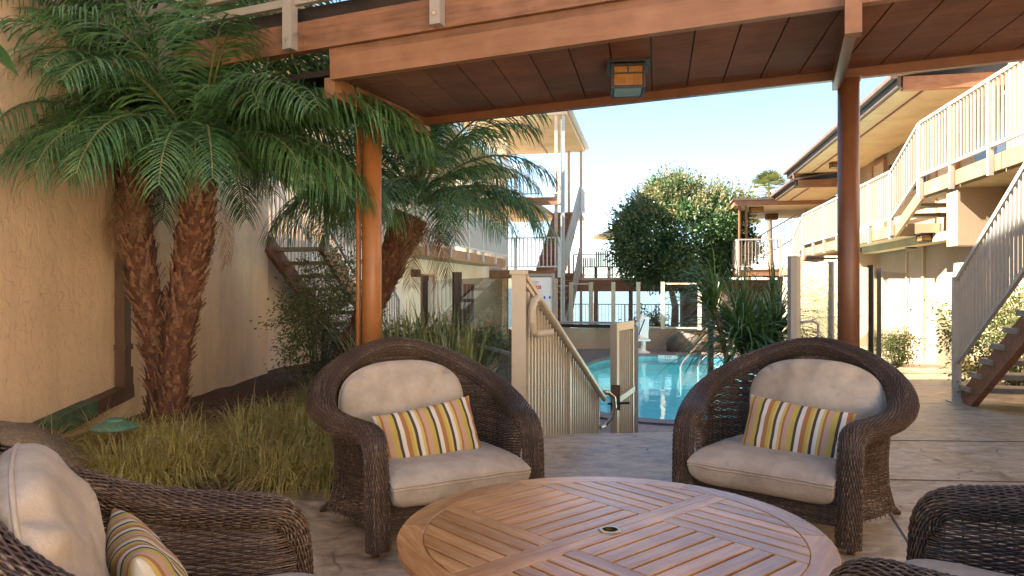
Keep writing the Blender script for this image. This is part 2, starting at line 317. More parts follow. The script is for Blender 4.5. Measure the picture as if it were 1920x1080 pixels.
# ------------------------------------------------------------------ mesh building
class MB:
    def __init__(s): s.v = []; s.f = []; s.n = 0
    def add(s, verts, faces):
        n = s.n; s.v.extend(verts); s.n += len(verts)
        s.f.extend([tuple(i+n for i in f) for f in faces]); return s
    def box(s, c, d, rz=0.0, M4=None):
        x, y, z = d[0]/2, d[1]/2, d[2]/2
        vs = [Vector((a*x, b*y, e*z)) for e in (-1, 1) for a, b in ((-1, -1), (1, -1), (1, 1), (-1, 1))]
        if M4 is not None: vs = [M4 @ v for v in vs]
        elif rz: r = Matrix.Rotation(rz, 3, 'Z'); vs = [r @ v for v in vs]
        c = Vector(c); vs = [v + c for v in vs]
        return s.add(vs, [(3, 2, 1, 0), (4, 5, 6, 7), (0, 1, 5, 4), (1, 2, 6, 5), (2, 3, 7, 6), (3, 0, 4, 7)])
    def beam(s, p0, p1, w, h, up=Vector((0, 0, 1))):
        p0, p1 = Vector(p0), Vector(p1); t = (p1-p0).normalized()
        sd = t.cross(up)
        if sd.length < 1e-4: sd = t.cross(Vector((0, 1, 0)))
        sd.normalize(); un = sd.cross(t).normalized()
        vs = []
        for p in (p0, p1):
            for a, b in ((-1, -1), (1, -1), (1, 1), (-1, 1)): vs.append(p + sd*(a*w/2) + un*(b*h/2))
        return s.add(vs, [(3, 2, 1, 0), (4, 5, 6, 7), (0, 1, 5, 4), (1, 2, 6, 5), (2, 3, 7, 6), (3, 0, 4, 7)])
    def prism(s, poly, z0, z1):
        n = len(poly)
        vs = [Vector((p[0], p[1], z0)) for p in poly] + [Vector((p[0], p[1], z1)) for p in poly]
        fs = [tuple(range(n-1, -1, -1)), tuple(range(n, 2*n))] + [(i, (i+1) % n, n+(i+1) % n, n+i) for i in range(n)]
        return s.add(vs, fs)
    def slab(s, pts, thick):          # pts = 3D polygon, extruded straight down
        n = len(pts); pts = [Vector(p) for p in pts]
        vs = [p - Vector((0, 0, thick)) for p in pts] + pts
        fs = [tuple(range(n-1, -1, -1)), tuple(range(n, 2*n))] + [(i, (i+1) % n, n+(i+1) % n, n+i) for i in range(n)]
        return s.add(vs, fs)
    def tube(s, pts, r, seg=8, caps=True):
        pts = [Vector(p) for p in pts]; n = len(pts)
        rr = r if hasattr(r, '__len__') else [r]*n
        vs = []; prev = None
        for i, p in enumerate(pts):
            t = (pts[min(i+1, n-1)] - pts[max(i-1, 0)]).normalized()
            if prev is None:
                a = t.cross(Vector((0, 0, 1)))
                if a.length < 0.05: a = t.cross(Vector((0, 1, 0)))
            else: a = prev - t*prev.dot(t)
            a.normalize(); prev = a; b = t.cross(a)
            for k in range(seg):
                q = 2*math.pi*k/seg; vs.append(p + a*(math.cos(q)*rr[i]) + b*(math.sin(q)*rr[i]))
        fs = [(i*seg+k, i*seg+(k+1) % seg, (i+1)*seg+(k+1) % seg, (i+1)*seg+k) for i in range(n-1) for k in range(seg)]
        if caps: fs += [tuple(range(seg-1, -1, -1)), tuple(range((n-1)*seg, n*seg))]
        return s.add(vs, fs)
    def lathe(s, prof, c=(0, 0, 0), seg=16):
        c = Vector(c); vs = []; n = len(prof)
        for r, z in prof:
            for k in range(seg):
                q = 2*math.pi*k/seg; vs.append(c + Vector((r*math.cos(q), r*math.sin(q), z)))
        fs = [(i*seg+k, i*seg+(k+1) % seg, (i+1)*seg+(k+1) % seg, (i+1)*seg+k) for i in range(n-1) for k in range(seg)]
        fs += [tuple(range(seg-1, -1, -1)), tuple(range((n-1)*seg, n*seg))]
        return s.add(vs, fs)
    def blob(s, c, d, seed=0, rough=0.18, rings=12, segs=18, freq=1.6, flat=None):
        c = Vector(c); vs = []
        for i in range(rings+1):
            ph = math.pi*i/rings
            for k in range(segs):
                q = 2*math.pi*k/segs; v = Vector((math.sin(ph)*math.cos(q), math.sin(ph)*math.sin(q), math.cos(ph)))
                f = 1 + rough*noise.noise(v*freq + Vector((seed*7.1, seed*3.3, seed))) + rough*0.4*noise.noise(v*freq*3 + Vector((seed, 5, 2)))
                vs.append(c + Vector((v.x*d[0]*f, v.y*d[1]*f, v.z*d[2]*f)))
        fs = [(i*segs+k, (i+1)*segs+k, (i+1)*segs+(k+1) % segs, i*segs+(k+1) % segs) for i in range(rings) for k in range(segs)]
        return s.add(vs, fs)
    def mesh(s, name, smooth=False):
        me = bpy.data.meshes.new(name); me.from_pydata([tuple(v) for v in s.v], [], s.f)
        if smooth: me.polygons.foreach_set('use_smooth', [True]*len(me.polygons))
        me.update(); return me

def npmesh(name, V, Q, smooth=True):
    V = np.asarray(V, dtype=np.float32); Q = np.asarray(Q, dtype=np.int32); k = Q.shape[1]
    me = bpy.data.meshes.new(name)
    me.vertices.add(len(V)); me.vertices.foreach_set('co', V.ravel())
    me.loops.add(Q.size); me.loops.foreach_set('vertex_index', Q.ravel())
    me.polygons.add(len(Q)); me.polygons.foreach_set('loop_start', np.arange(0, Q.size, k, dtype=np.int32))
    me.polygons.foreach_set('loop_total', np.full(len(Q), k, dtype=np.int32))
    me.polygons.foreach_set('use_smooth', np.full(len(Q), smooth))
    me.update(calc_edges=True); me.validate(); return me

def wm(o):
    m = Matrix.Identity(4)
    while o is not None: m = o.matrix_basis @ m; o = o.parent
    return m
def tagit(o, label, cat, group=None):
    o['label'] = label; o['category'] = cat
    if group: o['group'] = group
    return o
def thing(name, label, cat, loc=(0, 0, 0), rz=0.0, group=None):
    o = bpy.data.objects.new(name, None); COL.objects.link(o); o.location = loc; o.rotation_euler = (0, 0, rz)
    o.empty_display_size = 0.2
    return tagit(o, label, cat, group)
def obj(name, me, mat, parent=None, local=False, label=None, kind=None):
    """link a mesh; world coordinates unless local=True"""
    if isinstance(me, MB): me = me.mesh(name)
    if parent is not None and not local: me.transform(wm(parent).inverted())
    if mat is not None and not len(me.materials): me.materials.append(M[mat])
    o = bpy.data.objects.new(name, me); COL.objects.link(o)
    if parent is not None: o.parent = parent
    if label: o['label'] = label
    if kind: o['kind'] = kind
    return o
def piece(name, me, parent, mat4):
    """a repeat of a shared mesh, placed with a world matrix"""
    o = bpy.data.objects.new(name, me); COL.objects.link(o); o.parent = parent
    o.matrix_basis = wm(parent).inverted() @ mat4 if parent is not None else mat4
    return o
def copytree(o, parent=None):
    c = o.copy(); COL.objects.link(c)
    if parent is not None: c.parent = parent
    for ch in list(o.children): copytree(ch, c)
    return c
def unit_box(name, mat, bev=0.0):
    me = MB().box((0, 0, 0.5), (1, 1, 1)).mesh(name); me.materials.append(M[mat]); return me
UB = {}
def ubox(mat):
    if mat not in UB: UB[mat] = unit_box('unit_'+mat, mat)
    return UB[mat]
def stick(name, parent, mat, base, w, d, h, rz=0.0):
    """upright square bar from base, shared unit mesh"""
    return piece(name, ubox(mat), parent, Matrix.Translation(base) @ Matrix.Rotation(rz, 4, 'Z') @ Matrix.Diagonal((w, d, h, 1)))
# ------------------------------------------------------------------ ground, pool, patio
DECK_Z, WATER_Z = -0.75, -0.86
PU, PV, PA, PB, PN = 17.3, 0.85, 5.8, 2.75, 2.9
def pool_pt(q, grow=0.0):
    c, s_ = math.cos(q), math.sin(q)
    r = (abs(c)**PN + abs(s_)**PN)**(-1/PN)
    return PU + r*c*(PA+grow), PV + r*s_*(PB+grow)
NP = 72
mb = MB()          # pool deck: one sheet with the pool cut out, running out to the shore
inn = [W(*pool_pt(2*math.pi*k/NP, 0.0), DECK_Z) for k in range(NP)]
mid = [W(*pool_pt(2*math.pi*k/NP, 3.0), DECK_Z) for k in range(NP)]
out = []
for k in range(NP):
    q = 2*math.pi*k/NP; d = Vector((math.cos(q), math.sin(q)))
    t = 1e9
    if d.x > 1e-6: t = min(t, 21/d.x)
    if d.x < -1e-6: t = min(t, -60/d.x)
    if abs(d.y) > 1e-6: t = min(t, 60/abs(d.y))
    out.append(W(PU+d.x*t, PV+d.y*t, DECK_Z))
mb.add(inn+mid+out, [(r*NP+k, r*NP+(k+1) % NP, (r+1)*NP+(k+1) % NP, (r+1)*NP+k)[::-1] for r in (0, 1) for k in range(NP)])
obj('pool_deck', mb, 'deck_concrete', kind='structure')
mb = MB()          # coping ring, a little proud of the deck
c0 = [W(*pool_pt(2*math.pi*k/NP, -0.02), DECK_Z+0.03) for k in range(NP)]; c1 = [W(*pool_pt(2*math.pi*k/NP, 0.32), DECK_Z+0.03) for k in range(NP)]
c2 = [W(*pool_pt(2*math.pi*k/NP, 0.32), DECK_Z-0.05) for k in range(NP)]; c3 = [W(*pool_pt(2*math.pi*k/NP, -0.02), DECK_Z-0.05) for k in range(NP)]
nx = lambda k: (k+1) % NP
mb.add(c0+c1+c2+c3, [(r*NP+k, r*NP+nx(k), ((r+1) % 4)*NP+nx(k), ((r+1) % 4)*NP+k)[::-1] for r in range(4) for k in range(NP)])
obj('pool_coping', mb, 'coping_stone', kind='structure')
mb = MB()
b0 = [W(*pool_pt(2*math.pi*k/NP, 0.0), DECK_Z-0.05) for k in range(NP)]; b1 = [W(*pool_pt(2*math.pi*k/NP, 0.0), -1.05) for k in range(NP)]
mb.add(b0+b1, [(k, nx(k), NP+nx(k), NP+k) for k in range(NP)])
obj('pool_tile_band', mb, 'pool_tile', kind='structure')
mb = MB()
b2 = [W(*pool_pt(2*math.pi*k/NP, -0.25), -1.75) for k in range(NP)]; bench = [W(*pool_pt(2*math.pi*k/NP, -0.5), -1.8) for k in range(NP)]
mb.add(b1+b2+bench, [(r*NP+k, r*NP+nx(k), (r+1)*NP+nx(k), (r+1)*NP+k) for r in (0, 1) for k in range(NP)] + [tuple(2*NP+k for k in range(NP))])
obj('pool_basin', mb, 'pool_plaster', kind='structure')
mb = MB(); mb.add([W(*pool_pt(2*math.pi*k/NP, 0.0), WATER_Z) for k in range(NP)], [tuple(range(NP))[::-1]])
wt = obj('pool_water', mb, 'water', kind='structure')
# depth marker tile at the far edge
t = thing('depth_marker', 'white 3 FT depth tile set in the far pool edge', 'depth marker', W(23.02, 0.35, -0.80))
obj('tile', MB().box(W(23.02, 0.35, -0.815), (0.58, 0.02, 0.105), -TH), 'white_plastic', t)
def text_mesh(txt, size, mat, M4, parent, name='lettering', ext=0.002):
    cu = bpy.data.curves.new(name, 'FONT'); cu.body = txt; cu.size = size; cu.extrude = ext; cu.align_x = 'CENTER'; cu.align_y = 'CENTER'
    cu.resolution_u = 2
    tmp = bpy.data.objects.new('tmp_text', cu); COL.objects.link(tmp)
    dg = bpy.context.evaluated_depsgraph_get(); me = bpy.data.meshes.new_from_object(tmp.evaluated_get(dg))
    bpy.data.objects.remove(tmp); bpy.data.curves.remove(cu)
    me.name = name; me.transform(M4); me.materials.clear(); me.materials.append(M[mat])
    return obj(name, me, mat, parent)
FACE = Matrix.Rotation(-TH, 4, 'Z') @ Matrix.Rotation(R(90), 4, 'X')      # text turned to face back along the wings
text_mesh('3 FT', 0.10, 'black_print', Matrix.Translation(W(23.005, 0.35, -0.815)) @ FACE, t)

# sea and shore
mb = MB(); mb.add([Vector((-9000, 44, -4)), Vector((9000, 44, -4)), Vector((9000, 16000, -4)), Vector((-9000, 16000, -4))], [(0, 1, 2, 3)])
obj('sea', mb, 'sea_water', kind='structure')
mb = MB(); mb.add([W(38.1, -60, -0.75), W(38.1, 70, -0.75), W(62, 70, -4.05), W(62, -60, -4.05)], [(0, 1, 2, 3)])
obj('beach', mb, 'sand', kind='structure')

# patio (upper level) as one raised sheet with skirts
EDGE = [(-0.30, 6.50), (1.05, 6.60), (1.95, 6.72), (2.62, 6.95), (3.38, 7.85), (4.70, 9.60), (5.60, 11.2)]
e_far = [tuple(W(17.6, 3.9).xy), tuple(W(26, 3.9).xy)]
poly = [(-2.1, -30), (16, -30)] + [tuple(W(26, 12).xy)] + e_far[::-1] + EDGE[::-1] + [(-0.30, 5.2), (-0.75, 4.85), (-1.6, 4.7), (-2.4, 4.45), (-3.2, 4.1), (-3.6, 3.4), (-3.6, -30)]
obj('patio', MB().prism(poly[1:], -0.9, 0.0), 'patio_concrete', kind='structure')
# planting bed: gently uneven soil
mb = MB(); nx_, ny_ = 40, 60
bed = [(-0.30, 5.2), (-0.75, 4.85), (-1.6, 4.7), (-2.4, 4.45), (-3.2, 4.1), (-3.6, 3.4)]
def bed_front(x):
    for (x0, y0), (x1, y1) in zip(bed[1:], bed[:-1]):
        if x0 <= x <= x1: return y0 + (y1-y0)*(x-x0)/(x1-x0)
    return 3.4
def bed_z(x, y):
    e = min(1.0, max(0.0, (y-bed_front(x))/0.5))
    return 0.015 + 0.10*e + 0.035*noise.noise(Vector((x*1.7, y*1.7, 0)))*e
vs = []
for j in range(ny_+1):
    for i in range(nx_+1):
        x = -3.6 + 3.3*i/nx_; y = bed_front(x) + (14.5-bed_front(x))*j/ny_
        vs.append(Vector((x, y, bed_z(x, y))))
mb.add(vs, [(j*(nx_+1)+i, j*(nx_+1)+i+1, (j+1)*(nx_+1)+i+1, (j+1)*(nx_+1)+i) for j in range(ny_) for i in range(nx_)])
obj('planting_bed', mb, 'mulch', kind='structure')
mb = MB(); mb.box((-0.36, 9.85, -0.36), (0.12, 9.3, 1.0)); obj('bed_wall', mb, 'low_wall', kind='structure')
mb = MB(); mb.box((-8.6, 10, -0.35), (10.0, 16, 0.72)); obj('ground_left', mb, 'patio_concrete', kind='structure')

# recessed control joints in the patio
for (x0, y0, x1, y1) in ((2.42, 5.0, 1.75, 2.9), (2.42, 5.0, 2.62, 6.93), (2.30, 6.32, 5.6, 6.15), (2.42, 5.0, 6.5, 4.7)):
    obj('control_joint', MB().beam((x0, y0, 0.002), (x1, y1, 0.002), 0.009, 0.005), 'downspout_paint', kind='structure')

# steps down to the pool inside the gate
t = thing('pool_steps', 'concrete steps going down from the patio to the pool deck', 'steps', (0.9, 7.2, DECK_Z))
for k in range(4):
    obj('step', MB().box((0.95+0.07*k, 6.80+0.30*k, DECK_Z+(0.62-0.15*k)/2), (1.5, 0.30, 0.62-0.15*k-0.002)), 'patio_concrete', t)

# ------------------------------------------------------------------ near stucco wall at the left
t = thing('stucco_wall', 'tan rough stucco wall behind the twin palms at left', 'wall', (-3.5, 7, 0))
p0, p1 = Vector((-3.65, -0.3, 0)), Vector((-3.40, 10.25, 0))
d = (p1-p0).normalized(); nrm = Vector((-d.y, d.x, 0))
obj('wall', MB().prism([tuple(p.xy) for p in (p0, p1, p1+nrm*0.45, p0+nrm*0.45)], -0.4, 10.0), 'stucco_near', t)  # height above the view is added so the wall shades patio and stairs
t = thing('downspout', 'brown square downspout on stucco wall emptying beside the palms', 'downspout', (-3.42, 6.68, 0.2))
obj('pipe', MB().box((-3.435, 6.5, 3.35), (0.085, 0.11, 5.8)), 'downspout_paint', t)
obj('strap', MB().box((-3.43, 6.5, 0.78), (0.105, 0.13, 0.05)), 'downspout_paint', t)
mb = MB(); mb.beam((-3.435, 6.52, 0.40), (-3.435, 6.52, 0.60), 0.10, 0.12); mb.beam((-3.435, 6.58, 0.385), (-3.455, 5.28, 0.235), 0.12, 0.12)
obj('elbow', mb, 'downspout_paint', t)
obj('spout', MB().beam((-3.445, 6.0, 0.318), (-3.46, 5.0, 0.205), 0.135, 0.135), 'trough_paint', t, label='mossy green end of the downspout')

# ------------------------------------------------------------------ footbridge overhead
PHI = R(22)
E1 = Vector((math.cos(PHI), -math.sin(PHI), 0.014)).normalized()     # along the bridge to the right
E2 = Vector((math.sin(PHI), math.cos(PHI), 0))                       # across, away
O1 = Vector((0.883, 4.35, 2.80))
def BR(t, s, z=0.0): return O1 + E1*t + E2*s + Vector((0, 0, z))
BW = 1.36
bridge = thing('footbridge', 'wooden footbridge crossing over the patio with dark plank soffit', 'bridge', BR(0, 0.7, 0))
TL, TR = -2.32, 6.5
def on_edge(t0, s):   # position on a line parallel to the wings
    k = E2.dot(A2); j = E1.dot(A2)
    return t0 + s*(A2.dot(E1)/A2.dot(E2))
sk = A2.dot(E1)/A2.dot(E2)        # soffit boards run with the wings, so their joints are skewed
n = 0; t0 = TL-0.1; pw = 0.262
while t0 < TR:
    q = []
    for tt, ss in ((t0+0.005, 0.02), (t0+pw-0.005, 0.02), (t0+pw-0.005, BW-0.06), (t0+0.005, BW-0.06)):
        q.append((max(TL+0.03, tt + ss*sk), ss))
    if q[1][0] - q[0][0] > 0.03 or q[2][0]-q[3][0] > 0.03:
        pts = [BR(a, b, 0.03+0.012 + random.uniform(-0.001, 0.001)) for a, b in q]
        mb_ = MB().slab(pts, 0.022); me = mb_.mesh('soffit_plank')
        c = sum(pts, Vector())/4; m4 = Matrix.Translation(c) @ Matrix.Rotation(-PHI + R(0), 4, 'Z')
        me.transform(m4.inverted()); me.materials.append(M['soffit_board'])
        piece('soffit_plank', me, bridge, m4)
    t0 += pw
obj('deck', MB().slab([BR(TL-3.2, 0.03, 0.10), BR(TR, 0.03, 0.10), BR(TR, BW, 0.10), BR(TL-3.2, BW, 0.10)], 0.045), 'dark_metal', bridge)
def rect_beam(name, mat, t0, t1, s0, s1, z0, z1, parent=bridge, **kw):
    c = BR((t0+t1)/2, (s0+s1)/2, (z0+z1)/2); L = (t1-t0)
    m4 = Matrix.Translation(c) @ Matrix((( *E1, 0), (*E2, 0), (*E1.cross(E2), 0), (0, 0, 0, 1))).transposed()
    me = MB().box((0, 0, 0), (L, s1-s0, z1-z0)).mesh(name); me.materials.append(M[mat])
    o = piece(name, me, parent, m4); 
    for k, v in kw.items(): o[k] = v
    return o
rect_beam('fascia', 'fascia_paint', TL, TR, -0.04, 0.02, 0.0, 0.165)
rect_beam('edge_trim', 'joist_wood', TL-0.02, TR, -0.02, 0.03, 0.167, 0.225)
rect_beam('joist', 'joist_wood', TL-3.0, TR, -0.055, 0.025, 0.227, 0.435)
rect_beam('edge_trim', 'dark_metal', TL-3.0, TR, -0.02, 0.03, 0.437, 0.545)
rect_beam('fascia', 'dark_post', TL+0.02, TR, BW-0.055, BW, -0.045, 0.165)
rect_beam('joist', 'joist_wood', TL-3.0, TR, BW-0.055, BW-0.002, 0.167, 0.435)
# end header under the left end and the saddle beam over the round post
hb = MB().beam(BR(TL-0.03, 0.0, -0.045), BR(TL-0.03, BW+0.05, -0.045), 0.09, 0.15); obj('header', hb, 'fascia_paint', bridge)
TP = 1.0
obj('saddle', MB().beam(BR(TP+0.02, 0.05, -0.06), BR(TP-0.01, BW-0.06, -0.05), 0.062, 0.145), 'dark_post', bridge)
obj('stub_post', MB().box(BR(TP+0.025, -0.085, 0.0), (0.082, 0.082, 0.36), -PHI), 'fascia_paint', bridge)
# railing on the near edge
rail = thing('bridge_railing', 'cream metal railing along the near edge of the footbridge', 'railing', BR(-3, -0.08, 0.2))
def rail_bar(name, t0, t1, z, w=0.045, h=0.05): return rect_beam(name, 'rail_paint', t0, t1, -0.08-w/2-0.02, -0.08+w/2-0.02, z-h/2, z+h/2, parent=rail)
rail_bar('bottom_rail', TL-3.0, TR, 0.69); rail_bar('top_rail', TL-3.0, TR, 1.45)
rect_beam('kick_rail', 'rail_paint', TL-3.0, -1.50, -0.10, -0.056, 0.545, 0.60, parent=rail)
BOLT = MB().tube([(0, 0.004, 0), (0, -0.010, 0)], 0.013, 10).mesh('bolt'); BOLT.materials.append(M['steel'])
for tt in (-5.0, -3.8, -2.62, -1.44):
    stick('post', rail, 'rail_paint', BR(tt, -0.095, 0.232), 0.075, 0.075, 1.22, -PHI)
    piece('bolt', BOLT, rail, Matrix.Translation(BR(tt, -0.132, 0.30)) @ Matrix.Rotation(-PHI, 4, 'Z'))
tt = TL-2.9
while tt < 2.0:
    stick('baluster', rail, 'rail_paint', BR(tt, -0.10, 0.71), 0.022, 0.022, 0.72, -PHI); tt += 0.115
# round posts
t = thing('bridge_post', 'round dark brown steel post holding up the bridge behind the right armchair', 'post', (2.36, 5.17, 0), group='round posts under the footbridge')
pz = BR(TP, BW-0.15, 0).z
obj('shaft', MB().lathe([(0.072, 0), (0.072, 2.84-0.085)], (2.355, 5.15, 0), 24).mesh('shaft', False), 'dark_post', t)
obj('cap_plate', MB().box((2.355, 5.15, 2.762), (0.16, 0.16, 0.012), -PHI), 'dark_post', t)
t = thing('bridge_post', 'round orange brown steel post behind the left armchair', 'post', (-1.12, 5.88, 0), group='round posts under the footbridge')
obj('shaft', MB().lathe([(0.078, 0), (0.078, 2.64)], (-1.12, 5.88, 0), 24), 'post_paint', t)
obj('side_pipe', MB().lathe([(0.022, 0), (0.022, 2.6)], (-1.235, 5.92, 0), 10), 'post_paint', t)
for o in list(bpy.data.objects):
    if o.name.startswith('shaft') or o.name.startswith('side_pipe'): o.data.polygons.foreach_set('use_smooth', [len(p.vertices) == 4 for p in o.data.polygons])

# ceiling lantern under the bridge
def lantern(label, c, size, rz, group, top=0.02):
    w, dp, h = size; t = thing('lantern', label, 'lantern', c, rz, group)
    mb = MB()
    for sx in (-1, 1):
        for sy in (-1, 1): mb.box((sx*(w/2-0.008), sy*(dp/2-0.008), -h/2), (0.016, 0.016, h))
    for z in (-h+0.007, -0.012): 
        for s_ in (-1, 1):
            mb.box((0, s_*(dp/2-0.008), z), (w-0.034, 0.0155, 0.014)); mb.box((s_*(w/2-0.008), 0, z), (0.0155, dp-0.034, 0.014))
    for s_ in (-1, 1):
        mb.box((0, s_*(dp/2-0.008), -h*0.40), (w-0.034, 0.012, 0.010)); mb.box((0, s_*(dp/2-0.008), -h*0.22), (0.010, 0.012, h*0.30))
        mb.box((s_*(w/2-0.008), 0, -h*0.40), (0.012, dp-0.034, 0.010))
    obj('frame', mb, 'dark_metal', t, local=True)
    obj('cap', MB().box((0, 0, 0.012), (w+0.05, dp+0.05, 0.022)), 'dark_metal', t, local=True)
    g = MB()
    for s_ in (-1, 1): g.box((0, s_*(dp/2-0.012), -h/2), (w-0.04, 0.004, h-0.04)); g.box((s_*(w/2-0.012), 0, -h/2), (0.004, dp-0.04, h-0.04))
    obj('amber_pane', g, 'amber_glass', t, local=True)
    obj('bottom_pane', MB().box((0, 0, -h+0.006), (w-0.045, dp-0.045, 0.004)), 'pale_glass', t, local=True)
    obj('bulb', MB().lathe([(0.012, -0.09), (0.03, -0.075), (0.03, -0.045), (0.014, -0.015)], (0, 0, 0), 10), 'white_plastic', t, local=True)
    obj('reflector', MB().box((0, 0, -0.006), (w-0.05, dp-0.05, 0.008)), 'white_plastic', t, local=True)
    return t
lantern('brown lantern with amber panes under the bridge planks', (0.785, 5.0, 2.79), (0.225, 0.27, 0.165), -PHI*0.3, None)
# ------------------------------------------------------------------ railing builder
def railing(name, label, p0, p1, mat, group=None, h=0.95, base=0.10, pitch=0.11, posts=(0.0, 1.0), drop=0.0, cat='railing', post_w=0.06, top_w=0.05, bal=0.022, parent=None, panel=None):
    p0, p1 = Vector(p0), Vector(p1); t = parent or thing(name, label, cat, (p0+p1)/2, 0, group)
    L = (p1-p0).length; hz = (p1-p0); rz = math.atan2(hz.y, hz.x); up = Vector((0, 0, 1))
    obj('top_rail', MB().beam(p0+up*h, p1+up*h, top_w, 0.045), mat, t)
    obj('bottom_rail', MB().beam(p0+up*base, p1+up*base, 0.04, 0.04), mat, t)
    hl = Vector((hz.x, hz.y, 0)).length
    for f in posts:
        b = p0 + hz*f - up*drop
        stick('post', t, mat, b, post_w, post_w, h+drop-0.02, rz)
    n = max(2, int(hl/pitch))
    for i in range(1, n):
        f = i/n
        if any(abs(f-g)*hl < 0.05 for g in posts): continue
        stick('baluster', t, mat, p0+hz*f+up*(base+0.015), bal, bal, h-base-0.03, rz)
    return t
def wbox(name, mat, u0, u1, v0, v1, z0, z1, parent, **kw):
    """box aligned with the wings"""
    c = W((u0+u1)/2, (v0+v1)/2, (z0+z1)/2)
    return obj(name, MB().box(c, (v1-v0, u1-u0, z1-z0), -TH), mat, parent, **kw)
def wslab(name, mat, pts, thick, parent): return obj(name, MB().slab([W(*p) for p in pts], thick), mat, parent)

# ------------------------------------------------------------------ right wing
VE, VW, VF = 4.10, 4.83, 5.55       # walkway edge, lower wall, upper wall
rb = thing('motel_wing', 'tan stucco two storey wing at right with sunlit walkways and stepped roofs', 'building', W(14, 6, 0))
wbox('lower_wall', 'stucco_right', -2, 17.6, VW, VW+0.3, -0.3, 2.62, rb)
wbox('lower_wall', 'stucco_left', -16, -2.0, VW, VW+0.3, -0.3, 5.6, rb)  # added unseen behind the camera: pale wall bouncing sun onto the patio
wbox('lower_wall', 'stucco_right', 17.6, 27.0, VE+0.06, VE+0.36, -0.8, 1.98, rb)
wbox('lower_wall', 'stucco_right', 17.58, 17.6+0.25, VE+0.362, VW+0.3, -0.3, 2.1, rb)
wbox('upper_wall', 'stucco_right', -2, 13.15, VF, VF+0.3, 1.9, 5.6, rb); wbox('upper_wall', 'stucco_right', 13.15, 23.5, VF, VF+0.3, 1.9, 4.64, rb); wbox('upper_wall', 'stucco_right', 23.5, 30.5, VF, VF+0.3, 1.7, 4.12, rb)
wbox('pier', 'stucco_right', 11.35, 11.75, VE+0.06, VW-0.002, 1.9, 2.72, rb)
FZ = {'near': 2.95, 'mid': 2.42, 'far': 1.93}
wbox('walkway_slab', 'soffit_plaster', -2, 12.6, VE+0.05, VF, FZ['near']-0.24, FZ['near'], rb)
wbox('walkway_slab', 'soffit_plaster', 13.9, 21.9, VE+0.05, VF, FZ['mid']-0.22, FZ['mid'], rb)
wbox('walkway_slab', 'soffit_plaster', 23.2, 30.5, VE+0.05, VF, FZ['far']-0.22, FZ['far'], rb)
wslab('walkway_slab', 'soffit_plaster', [(25.9, 2.75, FZ['far']), (25.9, VE+0.045, FZ['far']), (30.5, VE+0.045, FZ['far']), (30.5, 2.75, FZ['far'])], 0.2, rb)
wbox('dropped_beam', 'soffit_plaster', 12.0, 17.5, VE+0.38, VE+0.66, 2.06, 2.198, rb)
# outer timber face of the walkways, in lengths between the rail posts
def fascia_run(u0, u1, z, n):
    for i in range(n):
        a = u0+(u1-u0)*i/n; b = u0+(u1-u0)*(i+1)/n
        c = W((a+b)/2, VE+0.02, z-0.11); me = MB().box((0, 0, 0), (b-a-0.02, 0.055, 0.20)).mesh('fascia_board'); me.materials.append(M['light_fascia'])
        piece('fascia_board', me, rb, Matrix.Translation(c) @ Matrix.Rotation(-TH+R(90), 4, 'Z'))
fascia_run(3.0, 12.6, FZ['near'], 7); fascia_run(13.9, 21.9, FZ['mid'], 6); fascia_run(23.2, 25.7, FZ['far'], 2)
wbox('fascia_board', 'roof_beam', 25.84, 25.895, 2.75, VE-0.01, FZ['far']-0.22, FZ['far']-0.02, rb)
wbox('fascia_board', 'roof_beam', 25.9, 30.5, 2.69, 2.745, FZ['far']-0.22, FZ['far']-0.02, rb)
for (ua, ub, za, zb) in ((12.6, 13.9, FZ['near'], FZ['mid']), (21.9, 23.2, FZ['mid'], FZ['far'])):      # short flights of steps
    st = obj('stringer', MB().beam(W(ua-0.05, VE+0.03, za-0.12), W(ub+0.05, VE+0.03, zb-0.12), 0.05, 0.2), 'light_fascia', rb)
    obj('stringer', MB().beam(W(ua-0.05, VF-0.06, za-0.12), W(ub+0.05, VF-0.06, zb-0.12), 0.05, 0.2), 'light_fascia', rb)
    for k in range(1, 4):
        f = k/4; wbox('tread', 'tread_wood', ua+(ub-ua)*f-0.17, ua+(ub-ua)*f+0.17, VE+0.06, VF-0.09, za+(zb-za)*f-0.05, za+(zb-za)*f, rb)
RG = 'railings of the right wing walkways'
def prail(label, u0, z0, u1, z1, n, mat='rail_paint', h=0.93, drop=0.26):
    return railing('walkway_railing', label, W(u0, VE-0.045, z0), W(u1, VE-0.045, z1), mat, RG, h=h, posts=[i/n for i in range(n+1)], drop=drop)
prail('cream walkway railing nearest the footbridge, upper right', 5.2, FZ['near'], 12.5, FZ['near'], 6)
prail('short sloping cream railing between the two nearest walkway levels', 12.56, FZ['near'], 13.95, FZ['mid'], 1, drop=0.2)
prail('cream walkway railing on the middle level of the right wing', 14.0, FZ['mid'], 21.8, FZ['mid'], 6)
prail('short sloping cream railing stepping down to the far walkway level', 21.86, FZ['mid'], 23.25, FZ['far'], 1, drop=0.2)
railing('walkway_railing', 'railing across the end of the far walkway facing the pool', W(25.82, 2.72, FZ['far']), W(25.82, VE-0.02, FZ['far']), 'rail_paint', RG, h=1.0, posts=(0, 1), drop=0.25)
railing('walkway_railing', 'railing along the far walkway side beside the round tree', W(25.9, 2.70, FZ['far']), W(30.4, 2.70, FZ['far']), 'rail_paint', RG, h=1.0, posts=(0, .5, 1), drop=0.25)
railing('stair_railing', 'pale sloping stair railing seen behind the far walkway end', W(27.5, 3.1, 1.95), W(27.5, 5.4, 3.3), 'rail_paint', None, h=0.9, posts=(0, 1))
